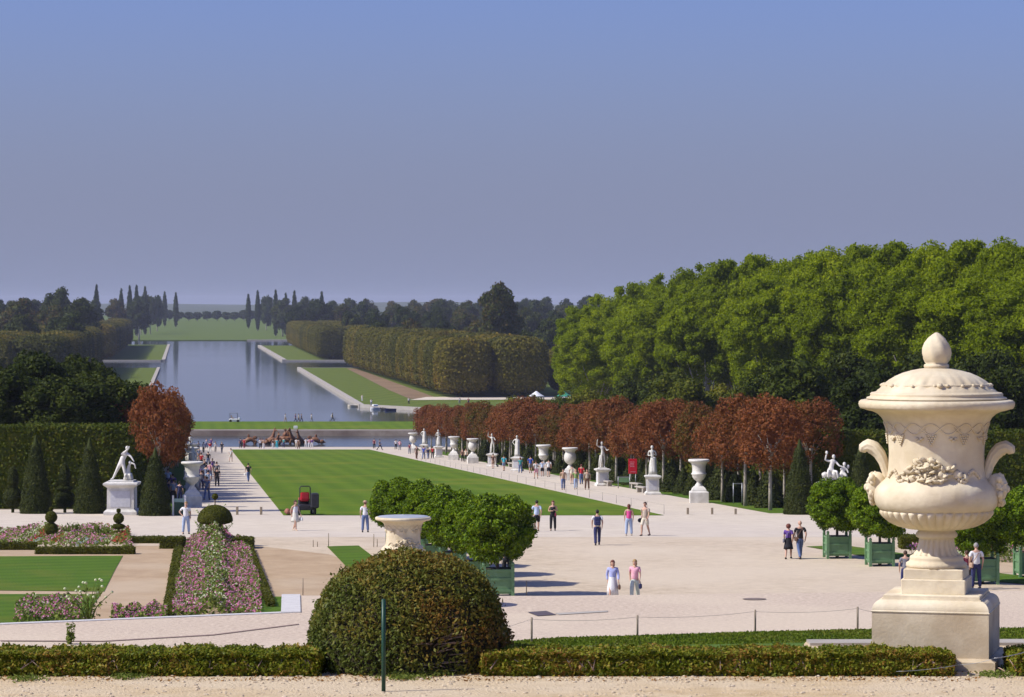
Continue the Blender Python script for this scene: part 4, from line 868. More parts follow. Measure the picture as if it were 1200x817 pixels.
for i in range(170):
    a = random.uniform(-2.3, -0.2); rr = random.uniform(0.72, 0.8); z = random.uniform(0.02, 0.5) * H_
    x0, y0 = R_ * 0.5 * math.cos(a), R_ * 0.5 * math.sin(a); k_ = math.sqrt(max(0.1, 1 - (z / H_) ** 2)); x1, y1 = R_ * 0.95 * k_ * math.cos(a + 0.2), R_ * 0.88 * k_ * math.sin(a + 0.2)
    mb.tube([(x0, y0, z * 0.5), ((x0 + x1) / 2 + random.uniform(-.04, .04), (y0 + y1) / 2, z * 0.85 + random.uniform(-.03, .03)), (x1, y1, z)], [0.009, 0.006, 0.003], 5)
ob('twigs', mb.mesh('twigs', mat('pale_twig', (0.30, 0.20, 0.14), (0.38, 0.27, 0.2), rough=0.9)), e, kind='stuff')
def fhedge(x0, x1, label, ytop=756, yfr=794, dens=15000):
    Yf = 25.3; a = (x0 - CX) * Yf / F; b = (x1 - CX) * Yf / F; dep = 0.58; h = (yfr - 770) * Yf / F + 0.005
    mb = MB(); Lx = b - a
    for (nrm, A, f) in (((0, -1, 0), Lx * h, 0), ((0, 0, 1), Lx * dep, 1), ((1, 0, 0), dep * h, 2), ((-1, 0, 0), dep * h, 3)):
        n = int(A * (dens if f != 1 else dens * 0.8)); u = rng.random((n, 2)); nr = np.tile(np.array(nrm, float), (n, 1))
        if f == 0: p = np.stack([a + u[:, 0] * Lx, np.full(n, Yf), u[:, 1] * h], 1)
        elif f == 1: p = np.stack([a + u[:, 0] * Lx, Yf + u[:, 1] * dep, np.full(n, h)], 1)
        elif f == 2: p = np.stack([np.full(n, b), Yf + u[:, 0] * dep, u[:, 1] * h], 1)
        else: p = np.stack([np.full(n, a), Yf + u[:, 0] * dep, u[:, 1] * h], 1)
        w_ = 0.007 * (np.sin(p[:, 0] * 7) + np.sin(p[:, 0] * 17 + 1) + np.sin(p[:, 0] * 31 + p[:, 1] * 9 + p[:, 2] * 20)) + 0.012 * rng.normal(size=n)
        # rounded shoulder
        zz = p[:, 2] / h
        p = p + nr * w_[:, None]; 
        if f == 0: p[:, 1] += 0.06 * zz ** 3 + 0.05 * np.clip(0.35 - zz, 0, 1); keep = rng.random(n) > 0.55 * np.clip(0.4 - zz, 0, 1) * 2 * (np.sin(p[:, 0] * 5.1) + np.sin(p[:, 0] * 11.7 + 2) > 0.2)
        else: keep = np.ones(n, bool)
        mb.leaves(p[keep], nr[keep] * 0.8 + rng.normal(size=(keep.sum(), 3)) * 0.6, 0.021, 1.6)
    mb.box(((a + b) / 2, Yf + dep / 2, h * 0.5 - 0.01), (Lx - 0.06, dep - 0.10, h - 0.04))
    o = ob('low_hedge', mb.mesh('low_hedge', M_BOX), None, (0, 0, CZ - TD), label=label, cat='hedge')
    mt = MB()
    for i in range(int(Lx * 9)):
        x = random.uniform(a, b); mt.tube([(x, Yf + 0.1, 0), (x + random.uniform(-.05, .05), Yf - 0.0, h * 0.35), (x + random.uniform(-.1, .1), Yf + 0.02, h * 0.8)], [0.008, 0.006, 0.003], 5)
    ob('twigs', mt.mesh('twigs', MATS['pale_twig']), o, kind='stuff')
fhedge(-60, 372, 'low clipped box hedge left of the dome bush, beside the sandy terrace')
fhedge(566, 1118, 'low clipped box hedge right of the dome bush, ending before the big urn pedestal')
fhedge(1193, 1290, 'end of a low clipped hedge cut by the right edge of the view')
# pebbles, dead leaves and weeds on the terrace
mb = MB()
for i in range(2200):
    py = 789 + 34 * random.random() ** 1.0 if i % 3 else random.uniform(789, 800); px = random.uniform(-20, 1230); p = fg(px, py); s = random.choice([0.004, 0.005, 0.008, 0.013]) * random.uniform(0.7, 1.3)
    if i % 60 == 0: s *= 1.8
    mb.ell((p.x, p.y, p.z + s * 0.2), (s * random.uniform(0.8, 1.5), s, s * 0.6), 6, 4, 0, noise=0.15, rnd=0.5, smooth=False)
ob('terrace_pebbles', mb.mesh('terrace_pebbles', mat('pale_pebbles', (0.44, 0.34, 0.22), (0.62, 0.53, 0.39), scale=4, rough=0.9)), kind='stuff', label='scattered pale pebbles on the sandy terrace', cat='pebbles')
mb = MB(); n = 2200; px = rng.uniform(-20, 1150, n); py = rng.uniform(786, 799, n); pts = np.array([tuple(fg(a, b)) for a, b in zip(px, py)]); pts[:, 2] += 0.008
mb.leaves(pts, np.tile([0, 0, 1.0], (n, 1)) + rng.normal(size=(n, 3)) * 0.4, 0.016, 1.6)
ob('fallen_leaves', mb.mesh('fallen_leaves', leafmat('dry_leaves', [(0.05, (0.16, 0.08, 0.04)), (1, (0.34, 0.20, 0.11))], 0, 1, 0)), kind='stuff', label='dry fallen leaves along the foot of the hedge', cat='leaves')
mb = MB()
for cx_, cy_, wpx, n in ((32, 797, 18, 260), (150, 794, 20, 420), (475, 795, 24, 380), (510, 790, 22, 500), (60, 790, 20, 120), (700, 790, 14, 160), (905, 791, 20, 250), (1168, 792, 26, 300), (1190, 785, 20, 300)):
    px = rng.normal(cx_, wpx * 0.55, n); py = rng.normal(cy_, 1.6, n); pts = np.array([tuple(fg(a, b)) for a, b in zip(px, py)]); pts[:, 2] += rng.uniform(0.004, 0.03, n)
    mb.leaves(pts, rng.normal(size=(n, 3)) + [0, -0.4, 0.8], 0.014, 2.4)
ob('ground_weeds', mb.mesh('ground_weeds', M_FGREEN), kind='stuff', label='little green weeds in the sand before the hedge', cat='weeds')
# low grass blades on the bank and the ramp verge
mb = MB(); n = 26000; px = rng.uniform(560, 1230, n); py = rng.uniform(736, 757, n)
lim = np.interp(px, [560, 600, 655, 750, 885, 1020, 1170, 1260], [757, 752, 748, 745.5, 741, 738, 737, 735]); k = py > lim; px, py = px[k], py[k]
pts = np.array([tuple(GP(a, b, 6.985)) for a, b in zip(px, py)]); pts[:, 2] += 0.015; nr = rng.normal(size=pts.shape); nr[:, 2] *= 0.3
mb.leaves(pts, nr, 0.035, 2.0)
ob('short_grass', mb.mesh('short_grass', leafmat('grass_blades', [(0.1, (0.07, 0.13, 0.015)), (0.6, (0.12, 0.18, 0.03)), (1, (0.22, 0.19, 0.08))], 0, 0.5, 0.5)), kind='stuff', label='short grass along the near side of the ramp', cat='grass')

# ---------------------------------------------------------------- posts and ropes
def post(name, base, h, r, m, label, group=None, cat='post', square=False):
    mb = MB()
    if square: mb.bbox((0, 0, h / 2 - 0.05), (2 * r, 2 * r, h + 0.1), r * 0.25)
    else: mb.tube([(0, 0, -0.1), (0, 0, h * 0.5), (0, 0, h)], r, 10, 0); mb.ell((0, 0, h), (r, r, r * 0.5), 10, 6)
    return ob(name, mb.mesh(name, m), None, base, label=label, cat=cat, group=group)
b_ = fg(449.5, 810.5); post('green_post', b_, (810.5 - 703) * b_.y / F, 0.016, DGREEN, 'thin dark green metal post standing before the dome bush')
PO = [(623, 754, 724, 'thin rope post on the ramp just right of the dome bush'), (747, 746.5, 721.5, 'thin rope post on the ramp below the two women'), (885, 741, 715, 'thin rope post on the ramp halfway to the big urn'), (1005, 738, 711.5, 'thin rope post on the ramp close left of the big pedestal')]
tops = []
for px, by, ty, lb in PO:
    b_ = GP(px, by, 7.0); h = (by - ty) * b_.y / F; post('rope_post', b_, h, 0.022, WOOD, lb, 'rope posts on the ramp'); tops.append(b_ + Vector((0, 0, h - 0.03)))
def rope(name, pts, sag, r, m, label, cat='rope'):
    q = []
    for a, b in zip(pts, pts[1:]):
        for i in range(9):
            t = i / 8; p = a.lerp(b, t); p.z -= sag * 4 * t * (1 - t); q.append(p)
    return ob(name, MB().tube(q, r, 6).mesh(name, m), label=label, cat=cat)
ROPE = mat('grey_rope', (0.36, 0.31, 0.26), (0.44, 0.38, 0.32), rough=0.9)
rope('rope', [tops[0] + Vector((-2.3, -1.2, -0.45))] + tops + [tops[-1] + Vector((1.0, 0.1, -0.1))], 0.05, 0.004, ROPE, 'thin rope hung between the posts on the ramp')
for px, by, ty, lb in ((355, 698, 678, 'thin stake at the back end of the short white kerb'), (617, 700, 681, 'thin stake beside the nearest green tub'), (385, 641, 625, 'short stick left of the small lawn near the urn'), (367, 641, 633, 'shorter stick left of the small lawn'), (372, 641, 635, 'tiny stick beside the shorter one by the small lawn'), (438, 641, 626, 'thin stick left of the lidless urn'), (442, 641, 632, 'small stick close to the lidless urn')):
    b_ = G(px, by); post('thin_stake', b_, (by - ty) * b_.y / F, 0.02, WOOD, lb, None, 'stake')
# wire clamp in the foreground right
rope('wire', [P(1215, 760, 25.0), P(1165, 771.5, 24.9)], 0.01, 0.0035, GREYM, 'steel wire running to the foot of the big pedestal', 'wire')
rope('wire', [P(1165, 771.8, 24.9), P(1125, 779, 25.0), P(1050, 787, 25.1)], 0.01, 0.0018, GREYM, 'thinner wire crossing the hedge end before the pedestal', 'wire')
rope('branch', [P(1168, 782, 25.6), P(1182, 791, 25.4), P(1205, 794, 25.3)], -0.01, 0.005, MATS['pale_twig'], 'bare pale twig lying right of the big pedestal', 'twig')
# bollards
for px, by, ty, lb in ((278, 603.5, 593.5, 'left wooden bollard at the head of the left alley'), (306, 603.5, 594, 'right wooden bollard at the head of the left alley'), (806, 603, 595, 'leftmost wooden bollard at the head of the right alley'), (834.5, 603, 595, 'middle wooden bollard at the head of the right alley'), (862, 603, 596, 'rightmost wooden bollard below the russet row')):
    b_ = G(px, by); post('wooden_bollard', b_, (by - ty) * b_.y / F, 0.075, WOOD, lb, None, 'bollard', True)
# stake fence along the right edge of the long lawn
e = thing('wire_fence', G(778, 604), 'low wire fence of thin pale stakes along the right edge of the long lawn', 'fence'); tops = []
inv = e.location.copy(); sm = MB().tube([(0, 0, -0.1), (0, 0, 0.62)], 0.018, 6).mesh('stake', KERB)
for i in range(30):
    Y = 202 + i * 7.5; x = ax(R0.x + 0.35, 200, Y); o = ob('stake', sm, e, Vector((x, Y, GZ(Y))) - inv); tops.append(Vector((x, Y, GZ(Y) + 0.6)) - inv)
q = MB().tube(tops, 0.008, 4).mesh('wire', KERB); ob('wire', q, e)
# ---------------------------------------------------------------- skinned bodies
def skin(name, V, E, R, sub=1, mats=SKIN, extra=None):
    me = bpy.data.meshes.new(name); me.from_pydata([tuple(v) for v in V], [tuple(e) for e in E], []); o = bpy.data.objects.new(name, me); COL.objects.link(o)
    m = o.modifiers.new('s', 'SKIN'); m.use_smooth_shade = True
    for i, r in enumerate(R):
        r = r if isinstance(r, tuple) else (r, r); me.skin_vertices[0].data[i].radius = r
    me.skin_vertices[0].data[0].use_root = True
    if sub: s_ = o.modifiers.new('u', 'SUBSURF'); s_.levels = sub; s_.render_levels = sub
    dg = bpy.context.evaluated_depsgraph_get(); ev = o.evaluated_get(dg); m2 = bpy.data.meshes.new_from_object(ev)
    mb = MB(); co = np.empty(len(m2.vertices) * 3); m2.vertices.foreach_get('co', co); mb.raw(co.reshape(-1, 3), [list(p.vertices) for p in m2.polygons], 0, True)
    bpy.data.objects.remove(o); bpy.data.meshes.remove(me); bpy.data.meshes.remove(m2)
    if extra: extra(mb)
    return mb.mesh(name, mats)
POSES = {
 # legs: (hip->knee dy, knee->ankle dy) for left/right (negative = forward), arms: elbow, wrist offsets from the shoulder
 'walk': dict(L=((-.16, -.20), (.10, .30)), ls=.0, A=[((-.05, .12, -.27), (-.03, .06, -.50)), ((.05, -.06, -.27), (.05, -.20, -.48))]),
 'stand': dict(L=((-.01, .0), (.01, .02)), ls=.05, A=[((-.06, .02, -.28), (-.05, -.05, -.52)), ((.06, .02, -.28), (.05, -.05, -.52))]),
 'hold': dict(L=((-.04, -.03), (.03, .08)), ls=.03, A=[((-.07, .04, -.27), (.08, -.20, -.24)), ((.07, .04, -.27), (-.05, -.22, -.20))]),
 'hip': dict(L=((-.01, .0), (.03, .05)), ls=.06, A=[((-.17, .06, -.22), (-.02, -.04, -.40)), ((.06, .02, -.28), (.05, -.05, -.52))]),
 'stride': dict(L=((-.22, -.36), (.14, .42)), ls=.0, A=[((-.05, .15, -.25), (-.03, .12, -.48)), ((.05, -.1, -.25), (.05, -.26, -.44))]),
 'raise': dict(L=((-.02, .0), (.02, .04)), ls=.04, A=[((-.16, -.05, .10), (-.14, -.06, .38)), ((.10, -.08, -.24), (.16, -.24, -.20))]),
}
def joints(pose, w=0.175, hipw=0.085, lean=0.0):
    p = POSES[pose]; J = {}
    J['pel'] = Vector((0, 0, .94)); J['wai'] = Vector((0, 0, 1.10)); J['che'] = Vector((0, -.005, 1.28)); J['upc'] = Vector((0, .01, 1.40)); J['nec'] = Vector((0, .005, 1.48)); J['hed'] = Vector((0, -.012, 1.56))
    for s, sg in (('l', -1), ('r', 1)):
        k = 0 if s == 'l' else 1; (kd, ad) = p['L'][k]; ls = p['ls'] * sg
        J['hip' + s] = Vector((sg * hipw, 0, .89)); J['kne' + s] = Vector((sg * (hipw + .005) + ls * .5, kd - .015, .49)); J['ank' + s] = Vector((sg * hipw + ls, ad, .085)); J['toe' + s] = Vector((sg * (hipw + .02) + ls * 1.15, ad - .16, .035)); J['hee' + s] = Vector((sg * hipw + ls, ad + .03, .04))
        sh = Vector((sg * w, .01, 1.405)); J['sho' + s] = sh; e, wr = p['A'][k]; J['elb' + s] = sh + Vector(e); J['wri' + s] = sh + Vector(wr)
    return J
def body_graph(J, fem=False, hands=True):
    V, E, R, ix = [], [], [], {}
    def add(n, co, r, par=None):
        ix[n] = len(V); V.append(co); R.append(r)
        if par is not None: E.append((ix[par], ix[n]))
    t = .92 if fem else 1.0
    add('pel', J['pel'], (.135, .105)); add('wai', J['wai'], (.115 * t, .09), 'pel'); add('che', J['che'], (.14 * t, .105), 'wai'); add('upc', J['upc'], (.105 * t, .08), 'che'); add('nec', J['nec'], (.052, .052), 'upc'); add('hed', J['hed'], (.058, .06), 'nec')
    for s in 'lr':
        add('hip' + s, J['hip' + s], (.088, .092), 'pel'); add('kne' + s, J['kne' + s], (.056, .058), 'hip' + s); c = J['kne' + s].lerp(J['ank' + s], .35) + Vector((0, .015, 0)); add('cal' + s, c, (.054, .056), 'kne' + s); add('ank' + s, J['ank' + s], (.034, .036), 'cal' + s); add('toe' + s, J['toe' + s], (.036, .026), 'ank' + s)
        add('sho' + s, J['sho' + s], (.056 * t, .056 * t), 'upc'); add('elb' + s, J['elb' + s], (.04 * t, .04 * t), 'sho' + s); add('wri' + s, J['wri' + s], (.026, .022), 'elb' + s)
        if hands:
            d = (J['wri' + s] - J['elb' + s]).normalized(); sg = -1 if s == 'l' else 1; f = Vector((0, -1, 0)) - d * Vector((0, -1, 0)).dot(d)
            f.normalize(); q = J['wri' + s]
            add('pal' + s, q + d * .065, (.018, .034), 'wri' + s)
            for k, (of, ln) in enumerate(((.026, .072), (.009, .082), (-.009, .076), (-.026, .058))):
                b = q + d * .085 + f * of; add('f%d%s' % (k, s), b, .0095, 'pal' + s); add('g%d%s' % (k, s), b + d * ln * .55 + Vector((-sg * .008, 0, 0)), .009, 'f%d%s' % (k, s)); add('h%d%s' % (k, s), b + d * ln * .95 + Vector((-sg * .022, 0, 0)), .0075, 'g%d%s' % (k, s))
            add('t1' + s, q + d * .03 + f * .036, .011, 'wri' + s); add('t2' + s, q + d * .07 + f * .055 + Vector((-sg * .01, 0, 0)), .009, 't1' + s)
    return V, E, R
def head(mb, J, z=1.0, skinm=0, eyem=1):
    h = J['hed'] + Vector((0, -.004, .075))
    mb.ell(h, (.073, .092, .112), 16, 12, skinm); mb.ell(h + Vector((0, -.045, -.055)), (.048, .045, .045), 10, 8, skinm)
    mb.ell(h + Vector((0, -.096, -.012)), (.013, .018, .024), 8, 6, skinm)
    mb.ell(h + Vector((0, -.082, -.058)), (.024, .010, .008), 8, 6, eyem if eyem == 0 else 2)
    for sx in (-1, 1):
        mb.ell(h + Vector((sx * .030, -.080, .012)), (.011, .008, .007), 8, 6, eyem); mb.ell(h + Vector((sx * .075, .005, -.008)), (.010, .020, .030), 8, 6, skinm)
LIP = mat('lips', (0.45, 0.16, 0.13), rough=0.5)
CACHE = {}
def body_mesh(pose, fem):
    k = ('b', pose, fem)
    if k not in CACHE:
        J = joints(pose, .160 if fem else .178); V, E, R = body_graph(J, fem); CACHE[k] = (skin('body', V, E, R, 1, [SKIN, EYE, LIP], lambda mb: head(mb, J)), J)
    return CACHE[k]
def cloth_mesh(kind, pose, fem):
    k = (kind, pose, fem)
    if k in CACHE: return CACHE[k]
    J = joints(pose, .160 if fem else .178); t = .93 if fem else 1.0; V, E, R = [], [], []
    def add(co, r, par=None):
        V.append(co); R.append(r)
        if par is not None: E.append((par, len(V) - 1))
        return len(V) - 1
    if kind in ('tshirt', 'longshirt', 'tank', 'tunic'):
        a = add(Vector((0, 0, .76 if kind == 'tunic' else .84)), (.185 if kind == 'tunic' else .172, .150 if kind == 'tunic' else .142)); b = add(J['wai'], (.150 * t, .122), a); c = add(J['che'] + Vector((0, -.01 if fem else 0, 0)), (.160 * t, .128 if fem else .124), b); d = add(J['upc'], (.118 * t, .094), c); add(J['nec'] - Vector((0, 0, .035)), (.066, .062), d)
        for s in 'lr':
            if kind == 'tank': add(J['sho' + s] + Vector((-.05 if s == 'r' else .05, 0, .005)), (.05, .055), d); continue
            q = add(J['sho' + s], (.068 * t, .068 * t), d)
            if kind in ('longshirt', 'tunic'): q = add(J['elb' + s], (.054, .054), q); add(J['elb' + s].lerp(J['wri' + s], .9), (.044, .04), q)
            else: add(J['sho' + s].lerp(J['elb' + s], .72), (.066 * t, .066 * t), q)
        me = skin('top', V, E, R, 1)
    elif kind in ('trousers', 'shorts'):
        a = add(Vector((0, 0, 1.04)), (.140, .118)); b = add(J['pel'] - Vector((0, 0, .01)), (.150, .124), a)
        for s in 'lr':
            q = add(J['hip' + s] - Vector((0, 0, .01)), (.100, .106), b)
            if kind == 'shorts': add(J['hip' + s].lerp(J['kne' + s], .92), (.092, .094), q)
            else: q = add(J['kne' + s], (.075, .078), q); add(J['ank' + s] + Vector((0, .004, .0)), (.062, .066), q)
        me = skin('bottom', V, E, R, 1)
    elif kind in ('skirt', 'longskirt', 'dress'):
        mb = MB(); z1 = .50 if kind != 'longskirt' else .22
        def md(i, th): return 1 + (0.05 * i / 6) * np.sin(th * 9)
        yo = (J['knel'].y + J['kner'].y) / 2
        mb.lathe([(.135, 1.07), (.150, .95), (.165, .86), (.185, .74), (.205, .62), (.222, z1), (.205, z1 + .01)], 28, (0, 0, 0), mod=md, sx=1.0, sy=.85 if pose != 'walk' else 1.05); me = mb.mesh('skirt', SKIN)
    elif kind in ('lshoe', 'rshoe'):
        mb = MB()
        for s in kind[0]:
            a = J['ank' + s]; mb.ell(a + Vector((0, -.065, -.045)), (.046, .135, .042), 10, 7); mb.ell(a + Vector((0, .01, -.03)), (.042, .055, .05), 10, 7)
        me = mb.mesh('shoe', SKIN)
    elif kind in ('short', 'bob', 'long', 'curly'):
        mb = MB(); h = J['hed'] + Vector((0, .006, .090))
        r = {'short': (.081, .100, .108), 'bob': (.088, .104, .112), 'long': (.088, .104, .112), 'curly': (.115, .125, .125)}[kind]
        mb.ell(h, r, 18, 12, noise=.02 if kind != 'curly' else .06); v = mb.V[-1]; m_ = (v[:, 2] < h.z + .005) & (v[:, 1] < h.y - .02); v[m_, 1] = np.maximum(v[m_, 1], h.y - .035)
        v[:, 2] = np.maximum(v[:, 2], h.z - (.075 if kind == 'short' else .12))
        if kind in ('bob', 'long'): mb.ell(h + Vector((0, .035, -.09 if kind == 'bob' else -.15)), (.085, .06, .11 if kind == 'bob' else .18), 12, 8, noise=.03)
        me = mb.mesh('hair', SKIN)
    elif kind == 'hat':
        mb = MB(); h = J['hed'] + Vector((0, .0, .135)); mb.lathe([(.0, .085), (.06, .08), (.085, .05), (.09, .0), (.15, -.012), (.152, -.018), (.088, -.012)], 24, h); me = mb.mesh('hat', SKIN)
    elif kind == 'backpack':
        mb = MB(); mb.bbox((0, .19, 1.20), (.30, .16, .44), .05); mb.bbox((0, .28, 1.10), (.22, .06, .2), .02)
        for sx in (-1, 1): mb.tube([(sx * .10, .13, 1.38), (sx * .115, .02, 1.475), (sx * .12, -.115, 1.40), (sx * .13, -.09, 1.18), (sx * .13, .12, 1.05)], .016, 6)
        me = mb.mesh('backpack', SKIN)
    elif kind == 'shoulderbag':
        mb = MB(); mb.bbox((.20, .07, .92), (.09, .26, .20), .03); mb.tube([(.20, -.03, 1.0), (.10, -.12, 1.22), (-.07, -.07, 1.46), (-.10, .05, 1.45), (.06, .14, 1.2), (.20, .15, 1.0)], .014, 6); me = mb.mesh('bag', SKIN)
    elif kind == 'handbag':
        mb = MB(); w = J['wrir']; mb.bbox(w + Vector((.03, 0, -.26)), (.09, .26, .2), .025); mb.tube([w + Vector((.03, -.08, -.17)), w + Vector((.02, -.02, -.05)), w + Vector((.02, .02, -.05)), w + Vector((.03, .08, -.17))], .008, 6); me = mb.mesh('bag', SKIN)
    elif kind == 'ball':
        mb = MB(); w = J['wril']; mb.ell(w + Vector((-.06, -.02, -.12)), (.13, .13, .12), 14, 10); me = mb.mesh('bag', SKIN)
    CACHE[k] = me; return me
CLOTH = {'white': (.74, .74, .74), 'offwhite': (.62, .60, .52), 'pale blue': (.48, .58, .74), 'lavender': (.40, .44, .72), 'blue': (.05, .11, .50), 'navy': (.03, .035, .11), 'grey': (.22, .22, .25), 'blue-grey': (.20, .25, .38), 'black': (.018, .018, .022), 'red': (.55, .025, .04), 'pink': (.80, .42, .50), 'hot pink': (.72, .09, .30), 'dark red': (.22, .03, .06), 'brown': (.16, .09, .06), 'tan': (.45, .30, .20), 'beige': (.50, .42, .33), 'khaki': (.34, .30, .20), 'turquoise': (.07, .50, .60), 'teal': (.06, .32, .32), 'green': (.24, .38, .12), 'purple': (.13, .06, .28), 'jeans': (.12, .17, .32), 'light jeans': (.36, .45, .62), 'pale green': (.58, .66, .58), 'cream': (.68, .62, .48), 'orange': (.6, .2, .05)}
HAIRC = {'dark': (.02, .014, .01), 'brown hair': (.09, .045, .025), 'auburn': (.17, .05, .03), 'blonde': (.42, .27, .11), 'greyhair': (.35, .33, .31)}
def cm(c): return mat('cloth_' + c.replace(' ', '_'), CLOTH[c], tuple(x * .85 for x in CLOTH[c]), scale=9, rough=0.85, bump=0.25)
def hm(c): return mat('hair_' + c.replace(' ', '_'), HAIRC[c], tuple(x * .6 for x in HAIRC[c]), scale=40, rough=0.6, bump=0.4)
BODYN = {'body': 'body'}
def person(px, py, label, pose='walk', face='away', top=('tshirt', 'white'), bot=('trousers', 'jeans'), hair=('short', 'dark'), extra=(), h=1.70, fem=False, base=None, turn=0.0, shoes='black', group=None):
    g = base if base is not None else G(px, py); s = h / 1.745
    if px < 600 or px > 760: turn += random.uniform(-.35, .35)
    rz = {'away': PI, 'toward': 0.0, 'left': -PI / 2, 'right': PI / 2}[face] + turn
    e = thing('person', g, label, 'person', group, rz, (s * 1.1, s * 1.12, s))
    bm, J = body_mesh(pose, fem); ob('body', bm, e)
    def part(nm, kind, m):
        o = ob(nm, cloth_mesh(kind, pose, fem), e); o.material_slots[0].link = 'OBJECT'; o.material_slots[0].material = m
    part({'tshirt': 'shirt', 'longshirt': 'shirt', 'tank': 'shirt', 'tunic': 'tunic'}[top[0]], top[0], cm(top[1]))
    part({'trousers': 'trousers', 'shorts': 'shorts'}.get(bot[0], 'skirt'), bot[0], cm(bot[1]))
    if hair: part('hair', hair[0], hm(hair[1]))
    if shoes: part('shoe', 'lshoe', cm(shoes)); part('shoe', 'rshoe', cm(shoes))
    for kx, c in extra: part({'hat': 'hat'}.get(kx, 'bag'), kx, cm(c))
    return e
T, S_, W_ = 'tshirt', 'shorts', 'trousers'
person(346, 622, 'woman in a white sleeveless top and pale skirt carrying a white bag before the mower', 'walk', 'toward', ('tank', 'white'), ('skirt', 'offwhite'), ('bob', 'brown hair'), [('handbag', 'white')], 1.68, True, turn=.4, shoes='beige')
person(428, 624, 'person in a white T-shirt, jeans and a straw-coloured hat standing below the long lawn', 'stand', 'away', (T, 'white'), (W_, 'jeans'), ('short', 'auburn'), [('hat', 'tan')], 1.72)
person(218, 626, 'person in a white shirt and light jeans, standing left of the mushroom topiary', 'hip', 'toward', (T, 'white'), (W_, 'light jeans'), ('short', 'blonde'), [('shoulderbag', 'beige')], 1.75, True)
person(629, 623, 'heavy man in a pale blue shirt and black shorts below the long lawn', 'walk', 'away', (T, 'pale blue'), (S_, 'black'), ('short', 'dark'), (), 1.72, shoes='brown')
person(648, 622, 'auburn-haired woman in black top and trousers beside the man in pale blue', 'hold', 'toward', ('tank', 'black'), (W_, 'black'), ('bob', 'auburn'), [('handbag', 'dark red')], 1.66, True)
person(700, 639, 'man in a white T-shirt with a black backpack walking away across the gravel', 'walk', 'away', (T, 'white'), (W_, 'navy'), ('short', 'dark'), [('backpack', 'navy')], 1.76)
person(737, 628, 'woman in a hot pink top and light jeans at the foot of the long lawn', 'stand', 'away', ('tank', 'hot pink'), (W_, 'light jeans'), ('bob', 'auburn'), (), 1.68, True, shoes='beige')
person(756, 628, 'person in beige shirt and pale shorts with a dark round bag', 'walk', 'toward', (T, 'beige'), (S_, 'cream'), ('short', 'brown hair'), [('ball', 'black')], 1.80, turn=-.5)
person(718, 707, 'woman in a lavender tunic and white skirt just behind the ramp edge', 'walk', 'toward', ('tunic', 'lavender'), ('longskirt', 'white'), ('bob', 'auburn'), [('handbag', 'brown')], 1.70, True, base=GP(718, 706.5, 12.0))
person(744, 706, 'blonde woman in a pink top and pale trousers behind the ramp edge', 'walk', 'toward', (T, 'pink'), (W_, 'pale green'), ('bob', 'blonde'), [('handbag', 'navy')], 1.70, True, base=GP(744, 705.5, 12.0), turn=-.2)
person(924, 655, 'woman in a purple top and black skirt with curly auburn hair', 'walk', 'away', (T, 'purple'), ('skirt', 'black'), ('curly', 'auburn'), [('shoulderbag', 'grey')], 1.62, True)
person(937.5, 655, 'bald man in a black T-shirt and jeans walking beside the woman in purple', 'walk', 'away', (T, 'black'), (W_, 'jeans'), None, [('shoulderbag', 'brown')], 1.78)
person(1061, 688, 'child in a grey T-shirt half hidden left of the big urn pedestal', 'stand', 'away', (T, 'grey'), (W_, 'navy'), ('short', 'brown hair'), (), 1.66, base=GP(1061, 692, 12.0))
person(1144, 690, 'man in white shirt with tan shoulder bag right of the big pedestal', 'stand', 'away', (T, 'white'), (W_, 'navy'), ('short', 'greyhair'), [('shoulderbag', 'tan')], 1.95, base=GP(1144, 691, 12.0))
person(1133, 688, 'person in dark red hidden beside the man in white, right', 'stand', 'away', (T, 'dark red'), (W_, 'black'), ('short', 'brown hair'), (), 1.60, base=GP(1133, 690, 12.0))
person(594, 682, 'person in black standing behind the nearest green tub', 'stand', 'away', ('longshirt', 'black'), (W_, 'black'), ('short', 'dark'), (), 1.78, base=G(594, 681))
person(291, 564.5, 'person in black with a white bag at the left edge of the lawn', 'walk', 'away', (T, 'black'), (W_, 'jeans'), ('short', 'dark'), [('handbag', 'white')], 1.72)
person(270.5, 541, 'person all in white at the far left corner of the long lawn', 'walk', 'away', (T, 'white'), (S_, 'offwhite'), ('short', 'brown hair'), (), 1.72)
GL = 'crowd by the fountain end of the left alley'
person(260, 531, 'person in a black top with pale hair near the fountain end of the left alley', 'walk', 'away', (T, 'black'), (W_, 'grey'), ('short', 'blonde'), (), 1.72)
for px, py, t_, b_, lb in ((252.5, 530, 'white', 'beige', 'white top and beige trousers'), (246, 530.5, 'red', 'white', 'red top and white trousers'), (247.5, 525, 'purple', 'navy', 'purple top behind the one in red'), (238.5, 531, 'white', 'black', 'white top and black trousers'), (242, 526, 'blue-grey', 'navy', 'blue-grey top close to the water'), (228, 532, 'navy', 'black', 'navy top and black trousers, tall'), (224.5, 531, 'offwhite', 'black', 'off-white top, leftmost by the water'), (232.5, 530, 'offwhite', 'brown', 'off-white top and brown trousers')):
    person(px, py, 'small figure by the water in ' + lb, random.choice(['stand', 'walk']), random.choice(['away', 'toward']), (T, t_), (W_, b_), ('short', 'dark'), (), 1.70, shoes=None, group=GL)
